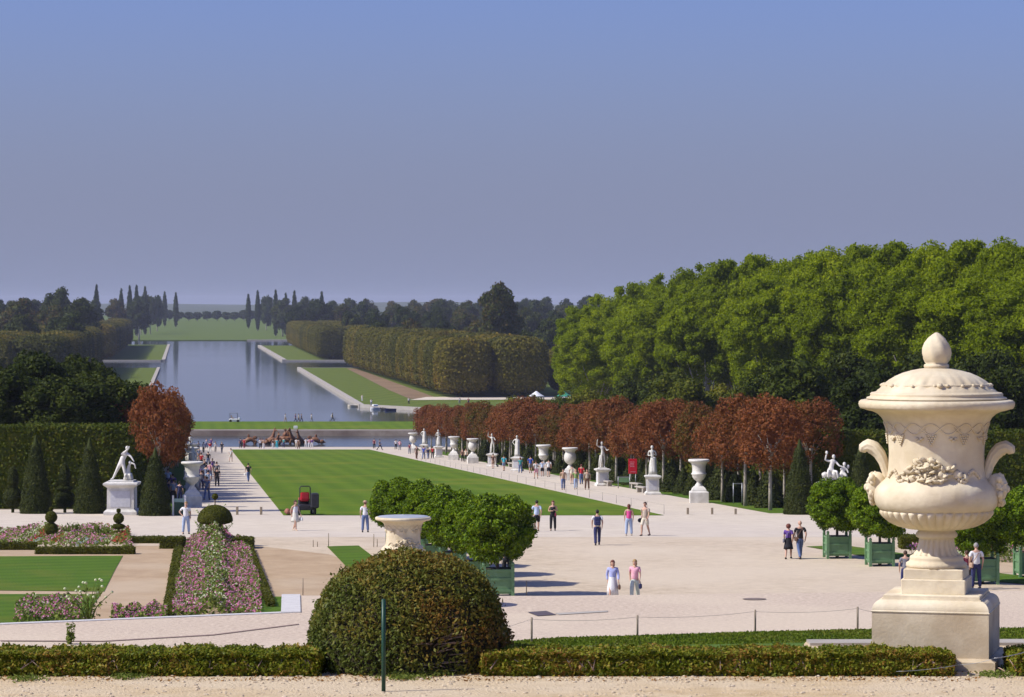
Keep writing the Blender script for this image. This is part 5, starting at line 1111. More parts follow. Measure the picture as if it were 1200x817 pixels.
for px, py, h, t_, b_, lb, bg_ in ((226.5, 559, 1.74, 'black', 'tan', 'black top and tan trousers left in the group', None), (229.7, 563, 1.66, 'navy', 'tan', 'navy top and tan trousers in the dense group', None), (239.5, 558, 1.72, 'black', 'grey', 'black top and grey trousers behind the dense group', None), (246, 562, 1.66, 'pink', 'jeans', 'pink top at the right of the dense group', None), (232.5, 568, 1.72, 'purple', 'black', 'purple top and black trousers in the dense group', None), (241.5, 568, 1.76, 'blue-grey', 'jeans', 'blue-grey top in the middle of the dense group', None), (254, 563, 1.76, 'grey', 'black', 'grey top just behind the one in black', None), (254.5, 570.5, 1.66, 'black', 'black', 'all black walking right of the dense group', None), (224.5, 581, 1.72, 'red', 'black', 'bright red top beside the left urn', None), (231, 584.5, 1.70, 'cream', 'beige', 'cream clothes with a red bag', 'red'), (242.5, 586, 1.74, 'blue-grey', 'jeans', 'blue-grey T-shirt and jeans, nearest in the alley', None), (244, 575, 1.70, 'pale blue', 'tan', 'pale blue top behind the nearest walker', None), (203.5, 590, 1.74, 'blue-grey', 'black', 'blue-grey shirt left of the left urn', None), (210.5, 591, 1.62, 'navy', 'navy', 'navy clothes before the left stone urn', None), (202.5, 581, 1.70, 'purple', 'navy', 'purple top in the shade left of the stone urn', None), (197, 574, 1.78, 'pale blue', 'navy', 'pale blue shirt in the shade under the russet tree', None), (236, 575, 1.68, 'grey', 'navy', 'grey top and navy trousers in the dense group', None), (207, 548, 1.7, 'white', 'beige', 'white top beyond the left urn', None), (222, 572, 1.7, 'khaki', 'jeans', 'khaki top and jeans at the edge of the group', None), (227, 572, 1.6, 'red', 'navy', 'red top and navy trousers deep in the group', None), (237, 563, 1.7, 'white', 'navy', 'white top and navy trousers deep in the group', None), (249, 556, 1.65, 'purple', 'tan', 'purple top and tan trousers at the back', None), (222, 549, 1.7, 'navy', 'beige', 'navy top and beige trousers far back', None), (236, 548, 1.7, 'red', 'black', 'red top far back in the alley', None), (228, 545, 1.7, 'offwhite', 'navy', 'off-white top far back', None), (244, 546, 1.7, 'black', 'jeans', 'black top and jeans far back', None), (198, 587, 1.6, 'navy', 'black', 'navy and black in deep shade', None), (233, 540, 1.7, 'blue-grey', 'tan', 'blue-grey top and tan trousers far back', None)):
    person(px, py, 'person left of the lawn in ' + lb, random.choice(['walk', 'stand', 'walk']), 'away' if random.random() < .75 else 'toward', (T, t_), (W_, b_), ('short', random.choice(['dark', 'brown hair', 'dark'])), [('handbag', bg_)] if bg_ else (), h)
GB = 'people along the fountain edge'
for px, py, t_, b_, lb in ((282, 525.5, 'navy', 'black', 'navy top, left one of a pair left of the fountain'), (286.3, 525.5, 'red', 'dark red', 'red top, right one of a pair left of the fountain'), (305, 526, 'white', 'black', 'white top and black trousers before the left sea horse'), (309, 526, 'tan', 'white', 'tan top and white trousers before the left sea horse'), (320, 526, 'brown', 'white', 'brown top and white trousers before the chariot'), (324.5, 526, 'turquoise', 'turquoise', 'turquoise clothes before the chariot'), (332.5, 525, 'teal', 'navy', 'teal top before the chariot'), (347.3, 525.5, 'white', 'beige', 'white clothes right of the chariot'), (350, 526.5, 'brown', 'brown', 'brown clothes right of the chariot'), (358.6, 525.3, 'white', 'white', 'all white clothes near the right end of the fountain group'), (362.5, 525.3, 'pink', 'white', 'pink top and white trousers near the right sea monster'), (365.5, 525.3, 'purple', 'white', 'purple top and white trousers right of the one in pink'), (438.5, 526, 'dark red', 'black', 'dark red top alone right of the basin centre'), (464, 527, 'white', 'black', 'white top and black shorts right of the fountain'), (468.5, 528, 'pink', 'grey', 'pink top right of the fountain')):
    person(px, py, 'small basin-edge figure in ' + lb, random.choice(['stand', 'walk', 'hip']), 'away', (T, t_), (W_, b_), ('short', 'dark'), (), 1.72, shoes=None, group=GB)
person(445, 527.5, 'small figure in black striding widely at the right end of the basin edge', 'stride', 'right', (T, 'navy'), (W_, 'black'), ('short', 'dark'), (), 1.75)
person(422.8, 519.5, 'small dark figure seen against the basin water right of the fountain', 'stand', 'away', (T, 'grey'), (W_, 'black'), ('short', 'dark'), (), 1.0, base=GP(422.8, 519.5, 25.1)) if False else None
GR = 'people strolling in the right alley'
for px, py, h, t_, bt, b_, hr, lb, ex, fc in ((480, 532, 1.6, 'dark red', W_, 'grey', 'dark', 'dark red top beside the farthest urn', (), 'away'), (488.2, 538, 1.80, 'brown', W_, 'brown', 'dark', 'dark brown clothes walking before the farthest urn', (), 'toward'), (496.5, 538, 1.78, 'blue', W_, 'jeans', 'dark', 'bright blue top and jeans in the far group of the right alley', (), 'away'), (501.8, 538, 1.6, 'navy', W_, 'blue-grey', 'dark', 'navy top beside the one in bright blue', (), 'away'), (507, 537.5, 1.66, 'red', W_, 'black', 'dark', 'red top and black trousers in the far group of the right alley', (), 'away'), (542, 541, 1.66, 'brown', W_, 'black', 'brown hair', 'brown top between two urns, left one of a pair', (), 'toward'), (546.2, 541.5, 1.72, 'cream', W_, 'black', 'dark', 'cream and black clothes between two urns, right one of a pair', (), 'toward'), (577.8, 549.5, 1.72, 'brown', S_, 'tan', 'brown hair', 'brown top before the slender statue on its pedestal', (), 'away'), (590.5, 552, 1.74, 'turquoise', S_, 'blue-grey', 'dark', 'turquoise T-shirt carrying a dark bag', [('handbag', 'black')], 'away'), (609.8, 554.5, 1.66, 'teal', W_, 'jeans', 'auburn', 'teal top and jeans with long hair before the robed statue', (), 'away'), (621.7, 554.5, 1.85, 'blue', S_, 'grey', 'dark', 'loose blue shirt and grey shorts', (), 'away'), (628.2, 561, 1.76, 'white', S_, 'pink', 'brown hair', 'white T-shirt and pink shorts', [('shoulderbag', 'black')], 'away'), (635.5, 558.5, 1.66, 'pale blue', S_, 'black', 'dark', 'pale blue top with black hair before the urn', (), 'away'), (643, 559, 1.8, 'white', S_, 'black', 'dark', 'white shirt and black shorts before the urn', (), 'away'), (660, 574, 1.75, 'tan', W_, 'jeans', 'dark', 'tan top and blue jeans walking toward the viewer', (), 'toward'), (670.3, 567.5, 1.74, 'cream', S_, 'tan', 'dark', 'cream top half hidden by the round urn', (), 'away'), (674.8, 573.5, 1.70, 'green', W_, 'light jeans', 'blonde', 'pale green top and light jeans', (), 'toward'), (681.3, 567.5, 1.78, 'red', W_, 'jeans', 'auburn', 'bright red shirt and jeans beside the round urn', (), 'away'), (688, 574, 1.74, 'beige', W_, 'brown', 'brown hair', 'beige top and dark brown trousers, rightmost of the near group', (), 'toward')):
    person(px, py, 'right-alley stroller in ' + lb, random.choice(['walk', 'walk', 'stand']) if 'hold' not in lb else 'hold', fc, (T, t_), (bt, b_), (('bob' if 'long hair' in lb else 'short'), hr), ex, h, fem='long hair' in lb)
GF = 'tiny figures beyond the basin'
def base_d(px, py, d): return GP(px, py, d)
for px, t_, b_, lb in ((334.3, 'white', 'tan', 'white top alone beyond the chariot'), (346.2, 'purple', 'navy', 'purple top, left one of the three beyond the basin'), (350, 'cream', 'brown', 'cream top, middle one of the three beyond the basin'), (353.2, 'navy', 'navy', 'navy clothes, right one of the three beyond the basin'), (365, 'white', 'grey', 'white top alone right of the three beyond the basin')):
    person(px, 494.5, 'tiny figure in ' + lb, 'walk', 'right', (T, t_), (W_, b_), ('short', 'dark'), (), 1.72, base=base_d(px, 494.9, 24.0), shoes=None, group=GF)
for px, py, t_, b_, lb in ((424.3, 470.5, 'white', 'white', 'all white standing on the bank lawn by the quay corner'), (479, 474, 'white', 'black', 'white top and black trousers on the bank lawn'), (435, 476, 'white', 'grey', 'white top on the quay above the boats'), (538.5, 473.5, 'white', 'grey', 'white top at the right of the bank lawn'), (549, 474.5, 'dark red', 'navy', 'dark red top at the right end of the bank lawn')):
    person(px, py, 'tiny figure in ' + lb, 'stand', 'toward', (T, t_), (W_, b_), ('short', 'dark'), (), 1.8, base=base_d(px, py, 26.0 if px != 435 else 25.75), shoes=None, group=GF)
# ---------------------------------------------------------------- the big lidded urn and its kin
def urn_parts(e, u, z0, m, lid=True, n=96, relief=True, rz=0.0):
    yr = 664.7
    q = lambda pts: [(r * u, (yr - y) * u) for y, r in pts]
    def P_(name, mb, mm=m, par=None):
        o = ob(name, mb.mesh(name, mm), par or e, (0, 0, z0), rz); return o
    P_('foot', MB().lathe(q([(665, 30), (665, 34), (662.5, 35.6), (659.5, 35), (657.5, 32), (655, 31), (653.5, 31.5), (651.5, 30.5), (650, 27.5)]), n, mod=lambda i, th: 1 + (0.018 * np.sin(th * 30 + i * 1.3) if 1 <= i <= 3 else 0)))
    P_('stem', MB().lathe(q([(650, 27), (646, 24.5), (641, 21.8), (635, 20.6), (631, 20.4)]), n, mod=lambda i, th: 1 - 0.07 * np.abs(np.cos(th * 10)) ** 3) if False else MB().lathe(q([(650, 27.5), (646, 24.5), (641, 22), (635, 20.8), (631, 20.4), (630, 22), (628.5, 24), (626, 24.4), (623.5, 23), (622, 21.5), (619, 23)]), n * 2, mod=lambda i, th: 1 - (0.08 * np.abs(np.cos(th * 10)) ** 4 if i < 5 else 0)))
    body = P_('bowl', MB().lathe(q([(620, 22), (619.5, 34), (616.5, 45), (612, 54), (606, 61), (601, 64.5), (598.2, 65.5), (597.2, 64.5), (596.8, 66.5), (595.5, 67.5), (592, 70.5), (587, 72.3), (581, 73), (575, 72), (570, 69.5), (566, 65.5), (562.5, 61), (559.5, 58.3), (556, 57.2), (545, 56), (530, 55.4), (517, 56.2), (505, 58), (495, 61), (489, 64.5), (484.5, 69.5), (482, 75), (480.5, 82), (479, 86), (478.6, 88.3), (476.5, 89.8), (473.5, 90.6), (471, 90.2), (469, 88.5), (468.2, 84), (468, 60), (468, 1)]), n * 3,
                                 mod=lambda i, th: (1 + 0.085 * (np.abs(np.cos(th * 18)) ** 0.7 - 0.6) * (0.3 if i in (1, 6) else 1)) if 1 <= i <= 6 else (1 + 0.006 * np.sin(th * 64 + i * 2) if 29 <= i <= 32 else 1)))
    if lid:
        l_ = P_('lid', MB().lathe(q([(468, 80), (467, 82), (465.5, 81), (464.5, 77.5), (462.5, 77), (461.5, 77.5), (460, 76), (459.5, 72.5), (458.6, 70), (457.2, 69), (455.5, 66.5), (453.5, 64), (451, 61.5), (448.5, 59), (445, 54.5), (441, 48), (437, 39), (434, 29), (432.3, 20), (431.5, 14)]), n * 2,
                                  mod=lambda i, th: 1 + (0.022 * np.sin(th * 24) * np.sin(th * 7 + 1) if 11 <= i <= 14 else (0.012 * np.abs(np.sin(th * 12)) if 14 < i < 17 else 0))))
        f_ = MB().lathe(q([(433, 12), (431.5, 14), (429, 15), (427.2, 14.3), (426.3, 12.4), (424, 13.8), (420, 15.8), (414, 16.9), (408, 16.2), (402, 13.8), (396.5, 10), (392.5, 5.5), (390, 2), (389.6, 0)]), 64, mod=lambda i, th: 1 + (0.05 * np.sin(th * 7 + i * 1.1) * (1 if i > 4 else 0)))
        P_('finial', f_)
        mb = MB()
        for i in range(46):
            a = i * 2 * PI / 46 + random.uniform(-.05, .05); rr = random.uniform(57, 64) * u; s = random.uniform(1.8, 3.4) * u * (1.7 if i % 12 == 0 else 1)
            mb.ell((rr * math.cos(a), rr * math.sin(a), (yr - 451.5) * u + random.uniform(-.6, .9) * u), (s, s, s * .8), 8, 6, noise=.12)
        mb.tube([(60.5 * u * math.cos(t), 60.5 * u * math.sin(t), (yr - 451.2) * u) for t in np.linspace(0, 2 * PI, 90)], 2.0 * u, 8, cap=False); P_('lid_garland', mb)
    else:
        P_('top_cover', MB().lathe(q([(467.8, 83), (466.5, 80), (465.5, 60), (464.5, 30), (463.5, 12), (462, 8), (461, 1)]), 48), mat('grey_lead_cover', (0.30, 0.33, 0.38), (0.38, 0.40, 0.44), scale=3, rough=0.6))
    for sx in ((-1, 1) if lid else ()):
        pts = [(57, 563), (59, 553), (62, 543), (67, 533), (73.5, 526), (80.5, 523.5), (86, 526.5), (87, 531)]; rad = [5.6, 5.2, 5.8, 6.9, 7.8, 7.9, 6.4, 3.2]
        sm_ = []
        for i in range(len(pts) - 1):
            for t in (0, .5): sm_.append(((pts[i][0] * (1 - t) + pts[i + 1][0] * t), (pts[i][1] * (1 - t) + pts[i + 1][1] * t), rad[i] * (1 - t) + rad[i + 1] * t))
        sm_.append((*pts[-1], rad[-1]))
        P_('handle', MB().tube([(sx * a * u, 0, (yr - b) * u) for a, b, c in sm_], [c * u for a, b, c in sm_], 36, flute=0.07, nf=9))
        mb = MB(); c = np.array((sx * 70 * u, 0, (yr - 571) * u))
        mb.ell(c, (13 * u, 13 * u, 17 * u), 20, 14, noise=.02); mb.ell(c + np.array((sx * 12 * u, 0, -1 * u)), (3.5 * u, 2.6 * u, 4.5 * u), 10, 8)
        for sy in (-1, 1): mb.ell(c + np.array((sx * 9 * u, sy * 5 * u, 5 * u)), (3.5 * u, 3.2 * u, 2 * u), 10, 6); mb.ell(c + np.array((sx * 9 * u, sy * 6 * u, -3 * u)), (3.5 * u, 3.5 * u, 3.2 * u), 10, 6); mb.ell(c + np.array((sx * 4 * u, sy * 13 * u, 11 * u)), (4 * u, 5 * u, 4.5 * u), 10, 6)
        for i in range(64):
            a = random.uniform(0, 2 * PI); k = random.uniform(.8, 1.1); s = random.uniform(1.8, 3.6) * u; zz = random.uniform(-16, 13)
            mb.ell(c + np.array((sx * (2 + 5 * random.random()) * u, math.cos(a) * 12 * k * u, (math.sin(a) * 13 * k - (5 if math.sin(a) < 0 else 0)) * u)), (s, s, s * 1.3), 7, 5, noise=.15)
        P_('carved_mask', mb)
    if relief:
        # vine scroll and grapes round the neck
        mb = MB(); rn = lambda y: np.interp(y, [480.5, 489, 495, 505, 517, 530, 545, 556, 562], [82, 64.5, 61, 58, 56.2, 55.4, 56, 57.2, 61]) * u
        def on(th, y, lift=0.4): r = rn(y) + lift * u; return (r * math.cos(th), r * math.sin(th), (yr - y) * u)
        for ph in (0, PI):
            mb.tube([on(t, 501 + 6.2 * math.sin(t * 9 + ph), .5) for t in np.linspace(0, 2 * PI, 240)], 0.85 * u, 6, cap=False)
        for k in range(9):
            t0 = k * 2 * PI / 9 + .35
            mb.tube([on(t0 + .07 * math.cos(a) * (1 - a / 14), 501 + 3.4 * math.sin(a) * (1 - a / 14), .5) for a in np.linspace(0, 9, 26)], 0.6 * u, 5)
            for j in range(15):
                row_ = int((math.sqrt(8 * j + 1) - 1) / 2); y = 519 - row_ * 2.6; mb.ell(on(t0 + .17 + (j - row_ * (row_ + 1) / 2 - row_ / 2) * .048, y, 1.0), (1.5 * u,) * 3, 7, 5)
            for j in range(3): a_ = on(t0 - .12 + j * .05, 512 + 2 * (j % 2), .6); mb.ell(a_, (2.6 * u, 2.6 * u, 1.7 * u), 7, 5, noise=.25)
        P_('vine_relief', mb)
        for side in (-PI / 2, PI / 2):
            mb = MB()
            for i in range(95):
                d_ = random.gauss(0, .33); d_ = max(-.72, min(.72, d_)); top = 536 + 40 * d_ * d_ ; y = random.uniform(top, 564 - 8 * abs(d_)); s = random.uniform(3.0, 6.8) * u; rr = (rn(y) + random.uniform(0, 4.5) * u * (1 - abs(d_)))
                c = (rr * math.cos(side + d_), rr * math.sin(side + d_), (yr - y) * u); R_m = Matrix.Rotation(random.uniform(0, 3), 3, 'Z') @ Matrix.Rotation(random.uniform(0, 3), 3, 'X')
                mb.ell(c, (s, s * random.uniform(.22, .42), s * .75), 9, 6, rot=np.array(R_m), noise=.28)
            for sx in (-1, 1):
                for i in range(14):
                    d_ = side + sx * (.5 + i * .045); y = 556 + 6 * math.sin(i * .5); c = on(d_, y, .8); mb.ell(c, (2.2 * u, 2.2 * u, 2.4 * u), 7, 5, noise=.2)
            P_('flower_garland', mb)
# near urn
YU = 26.2; cU = P(1097.5, 700, YU); u = YU / F; RU = math.radians(-14)
e = thing('lidded_urn', (cU.x, YU, CZ - TD), 'big cream stone urn with a lid and scroll handles, at the right', 'urn', None, RU)
urn_parts(e, u, 27.80 - 27.0, STONE, True)
def ped(mb_list, e, m=STONE2):
    for nm, fn, mm in mb_list: ob(nm, fn.mesh(nm, mm), e)
W = 139 * 25.7 / F
b1 = MB(); b1.bbox((0, 0, .665), (0.515, 0.515, .13), .008); b1.bbox((0, 0, .80 - .0 - .0 - .04), (0.485, 0.485, .082), .006)
mb = MB(); mb.bbox((0, 0, .755), (0.50, 0.50, .092), .006)
ped([('plinth', MB().bbox((0, 0, .655), (.53, .53, .125), .007).bbox((0, 0, .757), (.49, .49, .088), .007), STONE)], e)
# moulded body: square lathe of a profile
def sqprof(prof, m, name, e, bev=0.0):
    v = []; f = []
    for r, z in prof: v += [(-r, -r, z), (r, -r, z), (r, r, z), (-r, r, z)]
    for i in range(len(prof) - 1):
        for k in range(4): f.append([i * 4 + k, i * 4 + (k + 1) % 4, (i + 1) * 4 + (k + 1) % 4, (i + 1) * 4 + k])
    f.append([3, 2, 1, 0]); n = len(prof) - 1; f.append([n * 4 + k for k in range(4)])
    return ob(name, MB().raw(v, f).mesh(name, m), e)
h = W / 2
sqprof([(h * .80, .598), (h * .815, .594), (h * .815, .572)] [::-1] + [], STONE, 'top_slab', e)
cap = [(h * .995, .462), (h * 1.0, .47), (h * .985, .478)] + [(h * (.83 + .155 * math.cos(t)), .478 + .082 * math.sin(t)) for t in np.linspace(.15, PI / 2 - .05, 9)] + [(h * .835, .566), (h * .835, .572)]
sqprof(cap, STONE, 'moulding', e)
sqprof([(h * .985, .10), (h * .985, .462)], STONE2, 'block', e)
sqprof([(h * 1.10, -.12), (h * 1.10, .075), (h * 1.06, .085), (h * 1.02, .10)], STONE2, 'base_course', e)
# rear lidless urn
YR = 72.5; cR = P(472.5, 700, YR)
e = thing('lidless_urn', (cR.x, YR, CZ - 7.0), 'cream stone urn without a lid rising behind the dome bush', 'urn', None, math.radians(10))
urn_parts(e, u, 0.68, STONE, False, n=64, relief=True)
sqprof([(.5, -.1), (.5, .45), (.42, .52), (.42, .56)], STONE2, 'pedestal', e); sqprof([(.27, .56), (.27, .69)], STONE, 'plinth', e)

# ---------------------------------------------------------------- alley urns and statues
def sqadd(mb, prof, w=1.0):
    v = []; f = []
    for r, z in prof: v += [(-r * w, -r, z), (r * w, -r, z), (r * w, r, z), (-r * w, r, z)]
    for i in range(len(prof) - 1):
        for k in range(4): f.append([i * 4 + k, i * 4 + (k + 1) % 4, (i + 1) * 4 + (k + 1) % 4, (i + 1) * 4 + k])
    f.append([3, 2, 1, 0]); n = len(prof) - 1; f.append([n * 4 + k for k in range(4)]); return mb.raw(v, f)
def alley_urn(kind):
    e = thing('stone_urn', (0, 0, 0), 'x', 'urn')
    mb = MB(); sqadd(mb, [(.66, -.2), (.66, .78), (.62, .84), (.52, .86), (.50, .98), (.42, 1.10), (.30, 1.22)]); ob('pedestal', mb.mesh('pedestal', MARBLE), e)
    if kind == 0:
        pr = [(.28, 1.22), (.27, 1.3), (.17, 1.42), (.14, 1.52), (.19, 1.58), (.34, 1.70), (.45, 1.86), (.49, 2.02), (.54, 2.06), (.54, 2.12), (.49, 2.15), (.47, 2.3), (.48, 2.6), (.52, 2.78), (.60, 2.9), (.74, 2.97), (.76, 3.03), (.76, 3.10), (.70, 3.13), (.5, 3.10), (.0, 3.08)]
    else:
        pr = [(.28, 1.22), (.27, 1.3), (.16, 1.42), (.14, 1.5), (.20, 1.55), (.36, 1.66), (.50, 1.84), (.57, 2.1), (.56, 2.35), (.50, 2.52), (.44, 2.62), (.46, 2.74), (.58, 2.88), (.74, 2.96), (.76, 3.06), (.70, 3.10), (.5, 3.08), (0, 3.06)]
    ob('bowl', MB().lathe(pr, 40, mod=lambda i, th: 1 + (0.02 * np.abs(np.cos(th * 12)) if 4 < i < 8 else 0)).mesh('bowl', MARBLE), e)
    return e
def statue_body(pose, drape, seed, J2=None):
    J = joints(pose, .185); V, E, R = body_graph(J, False, True)
    V = [Vector(v) for v in V]
    for v in V:   # contrapposto: hips one way, shoulders the other
        v.x += 0.05 * math.sin((v.z - .2) * 3.0 + seed)
    def ex(mb):
        JJ = {k: Vector(v) for k, v in J.items()}; JJ['hed'].x += 0.05 * math.sin((1.56 - .2) * 3 + seed); head(mb, JJ, eyem=0); h = JJ['hed'] + Vector((0, .006, .09)); mb.ell(h, (.09, .105, .108), 14, 10, noise=.05)
        if drape:
            zt, zb = drape
            mb.lathe([(.0, zt + .02), (.15, zt), (.175, zt - .15), (.19, (zt + zb) / 2), (.215, zb + .2), (.235, zb), (.0, zb)], 40, (0.03, 0, 0), mod=lambda i, th: 1 + .07 * np.sin(th * 11 + i) + .05 * np.sin(th * 5 + seed), sy=.8)
        mb.tube([(-.16, .12, 0), (-.15, .1, .5), (-.12, .08, .85)], [.10, .08, .05], 8)   # support trunk
    return skin('figure', V, E, R, 1, [MARBLE, MARBLE, MARBLE], ex)
def statue(kind):
    e = thing('marble_statue', (0, 0, 0), 'x', 'statue')
    mb = MB(); sqadd(mb, [(.62, -.2), (.62, .16), (.56, .24), (.47, .28), (.46, 1.25), (.48, 1.30), (.60, 1.38), (.64, 1.42), (.64, 1.50), (.45, 1.56)]); ob('pedestal', mb.mesh('pedestal', MARBLE), e)
    for sx, sy, dx, dy in ((0, -1, .62, .03), (0, 1, .62, .03), (-1, 0, .03, .62), (1, 0, .03, .62)):
        pass
    pn = MB()
    for sx, sy in ((0, -1), (0, 1), (-1, 0), (1, 0)):
        dx, dy = (.62, .03) if sy else (.03, .62); pn.box((sx * .465, sy * .465, .76), (dx, dy, .72))
    ob('panel', pn.mesh('panel', mat('grey_veined_marble', (.50, .50, .52), (.62, .62, .63), scale=6, rough=.5)), e)
    mb = MB(); sqadd(mb, [(.34, 1.54), (.34, 1.62), (.28, 1.64)]); ob('plinth', mb.mesh('plinth', MARBLE), e)
    f = [statue_body('raise', None, 0.3), statue_body('hold', (1.05, .03), 1.0), statue_body('hip', (1.35, .03), 2.0)][kind]
    ob('figure', f, e, (0, 0, 1.63), 0, 1.28); return e
AU = [alley_urn(0), alley_urn(1)]; ST = [statue(0), statue(1), statue(2)]
ROWR = [(819, 'u', 0, 'white stone urn on a block pedestal, nearest of the right row'), (765, 's', 1, 'white robed statue on a panelled pedestal, second from the right end of the row'), (706, 's', 0, 'white statue with a raised arm, just left of the red sign'), (668, 'u', 1, 'round-bellied white urn beside the group with the red shirt'), (637, 'u', 0, 'white urn between the robed statue and the round-bellied urn'), (606, 's', 2, 'white statue in a long robe in the middle of the right row'), (577, 's', 0, 'slender white statue with a raised arm, middle of the right row'), (554, 'u', 1, 'white urn with a wide rim left of the slender statue'), (532, 'u', 0, 'white urn with a wide rim, fourth from the far end of the right row'), (514, 's', 1, 'white statue of two entwined forms, third from the far end of the right row'), (497, 's', 2, 'white statue second from the far end of the right row'), (484, 'u', 1, 'farthest white urn at the end of the right row')]
for px, k, i, lb in ROWR:
    Y = 141700 / (px - 191.5); x = (px - CX) * Y / F; pr = AU[i] if k == 'u' else ST[i]
    if px == 514: lb = 'white statue third from the far end of the right row'
    first_or_dup(pr, USED, (x, Y, GZ(Y)), random.choice([0.1, 0.0, -0.1]) + (0 if k == 'u' else -0.3 + .6 * random.random()), 1.0, lb, 'marble urns and statues of the right row')
for j, (Y, k, i, lb) in enumerate(((216, 'u', 0, 'pale stone urn, nearest of the left row, beside the crowd'), (240, 's', 0, 'white statue just behind the nearest urn of the left row'), (268, 's', 2, 'white statue seen above the crowd in the left row'), (298, 'u', 1, 'urn in the shaded middle of the left row'), (330, 'u', 0, 'farther urn in the left row beside the crowd'), (365, 's', 1, 'statue far down the left row'))):
    x = ax(-22.9, 226, Y); pr = AU[i] if k == 'u' else ST[i]; dup(pr, (x, Y, GZ(Y)), 0.1, 1.0, lb, 'marble urns and statues of the left row')
# two groups of figures
def posed(verts, edges, rad, name='figure', heads=(), extra=None):
    def ex(mb):
        for hd, r in heads: mb.ell(hd, (r * .85, r, r * 1.15), 12, 9); mb.ell(Vector(hd) + Vector((0, .02, .03)), (r * .95, r * 1.1, r * 1.1), 12, 8, noise=.06); mb.ell(Vector(hd) + Vector((0, -r * 1.0, -.01)), (.018, .025, .03), 6, 5)
        if extra: extra(mb)
    return skin(name, [Vector(v) for v in verts], edges, rad, 1, MARBLE, ex)
g = G(143, 603.5); e = thing('marble_statue', g, 'white marble leaning man with a raised arm on a wide pedestal, left', 'statue')
mb = MB(); sqadd(mb, [(1.05, -.1), (1.05, .24), (.96, .34), (.86, .40), (.84, 1.74), (.88, 1.80), (1.02, 1.90), (1.08, 1.95), (1.08, 2.06), (.80, 2.12), (.80, 2.20)]); ob('pedestal', mb.mesh('pedestal', MARBLE), e)
pn = MB(); pn.box((0, -.85, 1.06), (1.25, .05, 1.0)); pn.box((.85, 0, 1.06), (.05, 1.25, 1.0)); pn.box((-.85, 0, 1.06), (.05, 1.25, 1.0)); ob('panel', pn.mesh('panel', MATS['grey_veined_marble']), e)
V = [(-.05, 0, .98), (.0, 0, 1.18), (.08, 0, 1.40), (.14, 0, 1.55), (.22, -.02, 1.68), (.25, -.03, 1.74),      # pelvis..head base
     (-.15, 0, .92), (-.35, .0, .50), (-.55, .02, .10), (-.66, -.10, .04), (.06, -.05, .92), (.16, -.12, .48), (.20, 0, .09), (.24, -.14, .04),
     (.0, .02, 1.52), (.16, -.10, 1.62), (.40, -.14, 1.86), (.42, -.14, 1.98), (.30, .0, 1.52), (.52, -.12, 1.36), (.66, -.2, 1.16), (.70, -.2, 1.08)]
E = [(0, 1), (1, 2), (2, 3), (3, 4), (4, 5), (0, 6), (6, 7), (7, 8), (8, 9), (0, 10), (10, 11), (11, 12), (12, 13), (3, 14), (14, 15), (15, 16), (16, 17), (3, 18), (18, 19), (19, 20), (20, 21)]
R_ = [x * 1.22 for x in (.15, .125, .155, .11, .06, .065, .105, .07, .045, .04, .105, .07, .045, .04, .075, .055, .04, .03, .07, .052, .035, .03)]
ob('standing_figure', posed(V, E, R_, heads=[((.28, -.04, 1.84), .105)]), e, (0.02, 0, 2.20), 0, 1.1)
V = [(.45, .1, .38), (.46, .08, .62), (.50, .06, .86), (.56, .03, 1.0), (.36, -.1, .40), (.30, -.32, .28), (.32, -.30, .05), (.52, -.05, .32), (.62, -.3, .38), (.66, -.3, .06), (.42, .05, .84), (.70, -.05, 1.10), (.90, -.1, 1.02), (.96, -.1, .72)]
E = [(0, 1), (1, 2), (2, 3), (0, 4), (4, 5), (5, 6), (0, 7), (7, 8), (8, 9), (2, 10), (3, 11), (11, 12), (12, 13)]
ob('crouching_figure', posed(V, E, [.16, .14, .14, .06, .1, .07, .04, .1, .07, .04, .06, .06, .055, .04], heads=[((.58, .0, 1.10), .10)], extra=lambda mb: mb.lathe([(.0, .5), (.2, .45), (.27, .2), (.32, 0), (0, 0)], 24, (.48, .05, 0), mod=lambda i, th: 1 + .1 * np.sin(th * 7 + i))), e, (-.08, 0, 2.20))
g = G(978, 603); e = thing('marble_statue', g, 'white marble group with a seated man raising an arm, right', 'statue')
mb = MB(); sqadd(mb, [(1.05, -.1), (1.05, .24), (.96, .34), (.86, .40), (.84, 1.70), (.88, 1.76), (1.08, 1.9), (1.08, 2.0), (.9, 2.05)]); ob('pedestal', mb.mesh('pedestal', MARBLE), e)
V = [(-.25, 0, .75), (-.22, 0, .98), (-.15, 0, 1.22), (-.10, 0, 1.38), (-.08, -.02, 1.5), (-.4, -.1, .72), (-.45, -.5, .70), (-.48, -.45, .2), (-.08, -.1, .70), (.10, -.5, .72), (.2, -.45, .2), (-.32, .0, 1.34), (-.60, -.05, 1.42), (-.52, -.05, 1.78), (.10, .0, 1.28), (.30, -.15, 1.05), (.52, -.2, 1.0)]
E = [(0, 1), (1, 2), (2, 3), (3, 4), (0, 5), (5, 6), (6, 7), (0, 8), (8, 9), (9, 10), (3, 11), (11, 12), (12, 13), (3, 14), (14, 15), (15, 16)]
ob('seated_figure', posed(V, E, [.16, .14, .17, .12, .06, .11, .08, .05, .11, .08, .05, .08, .06, .06, .08, .055, .04], heads=[((-.06, -.03, 1.62), .115), ((-.50, -.05, 1.88), .09)]), e, (0, 0, 2.05))
V = [(.45, 0, .5), (.5, 0, .75), (.55, 0, .95), (.6, -.05, 1.05), (.7, -.3, .5), (.75, -.3, .1), (.35, -.3, .5), (.8, -.1, .8), (.85, -.2, .6), (.35, -.1, .8)]
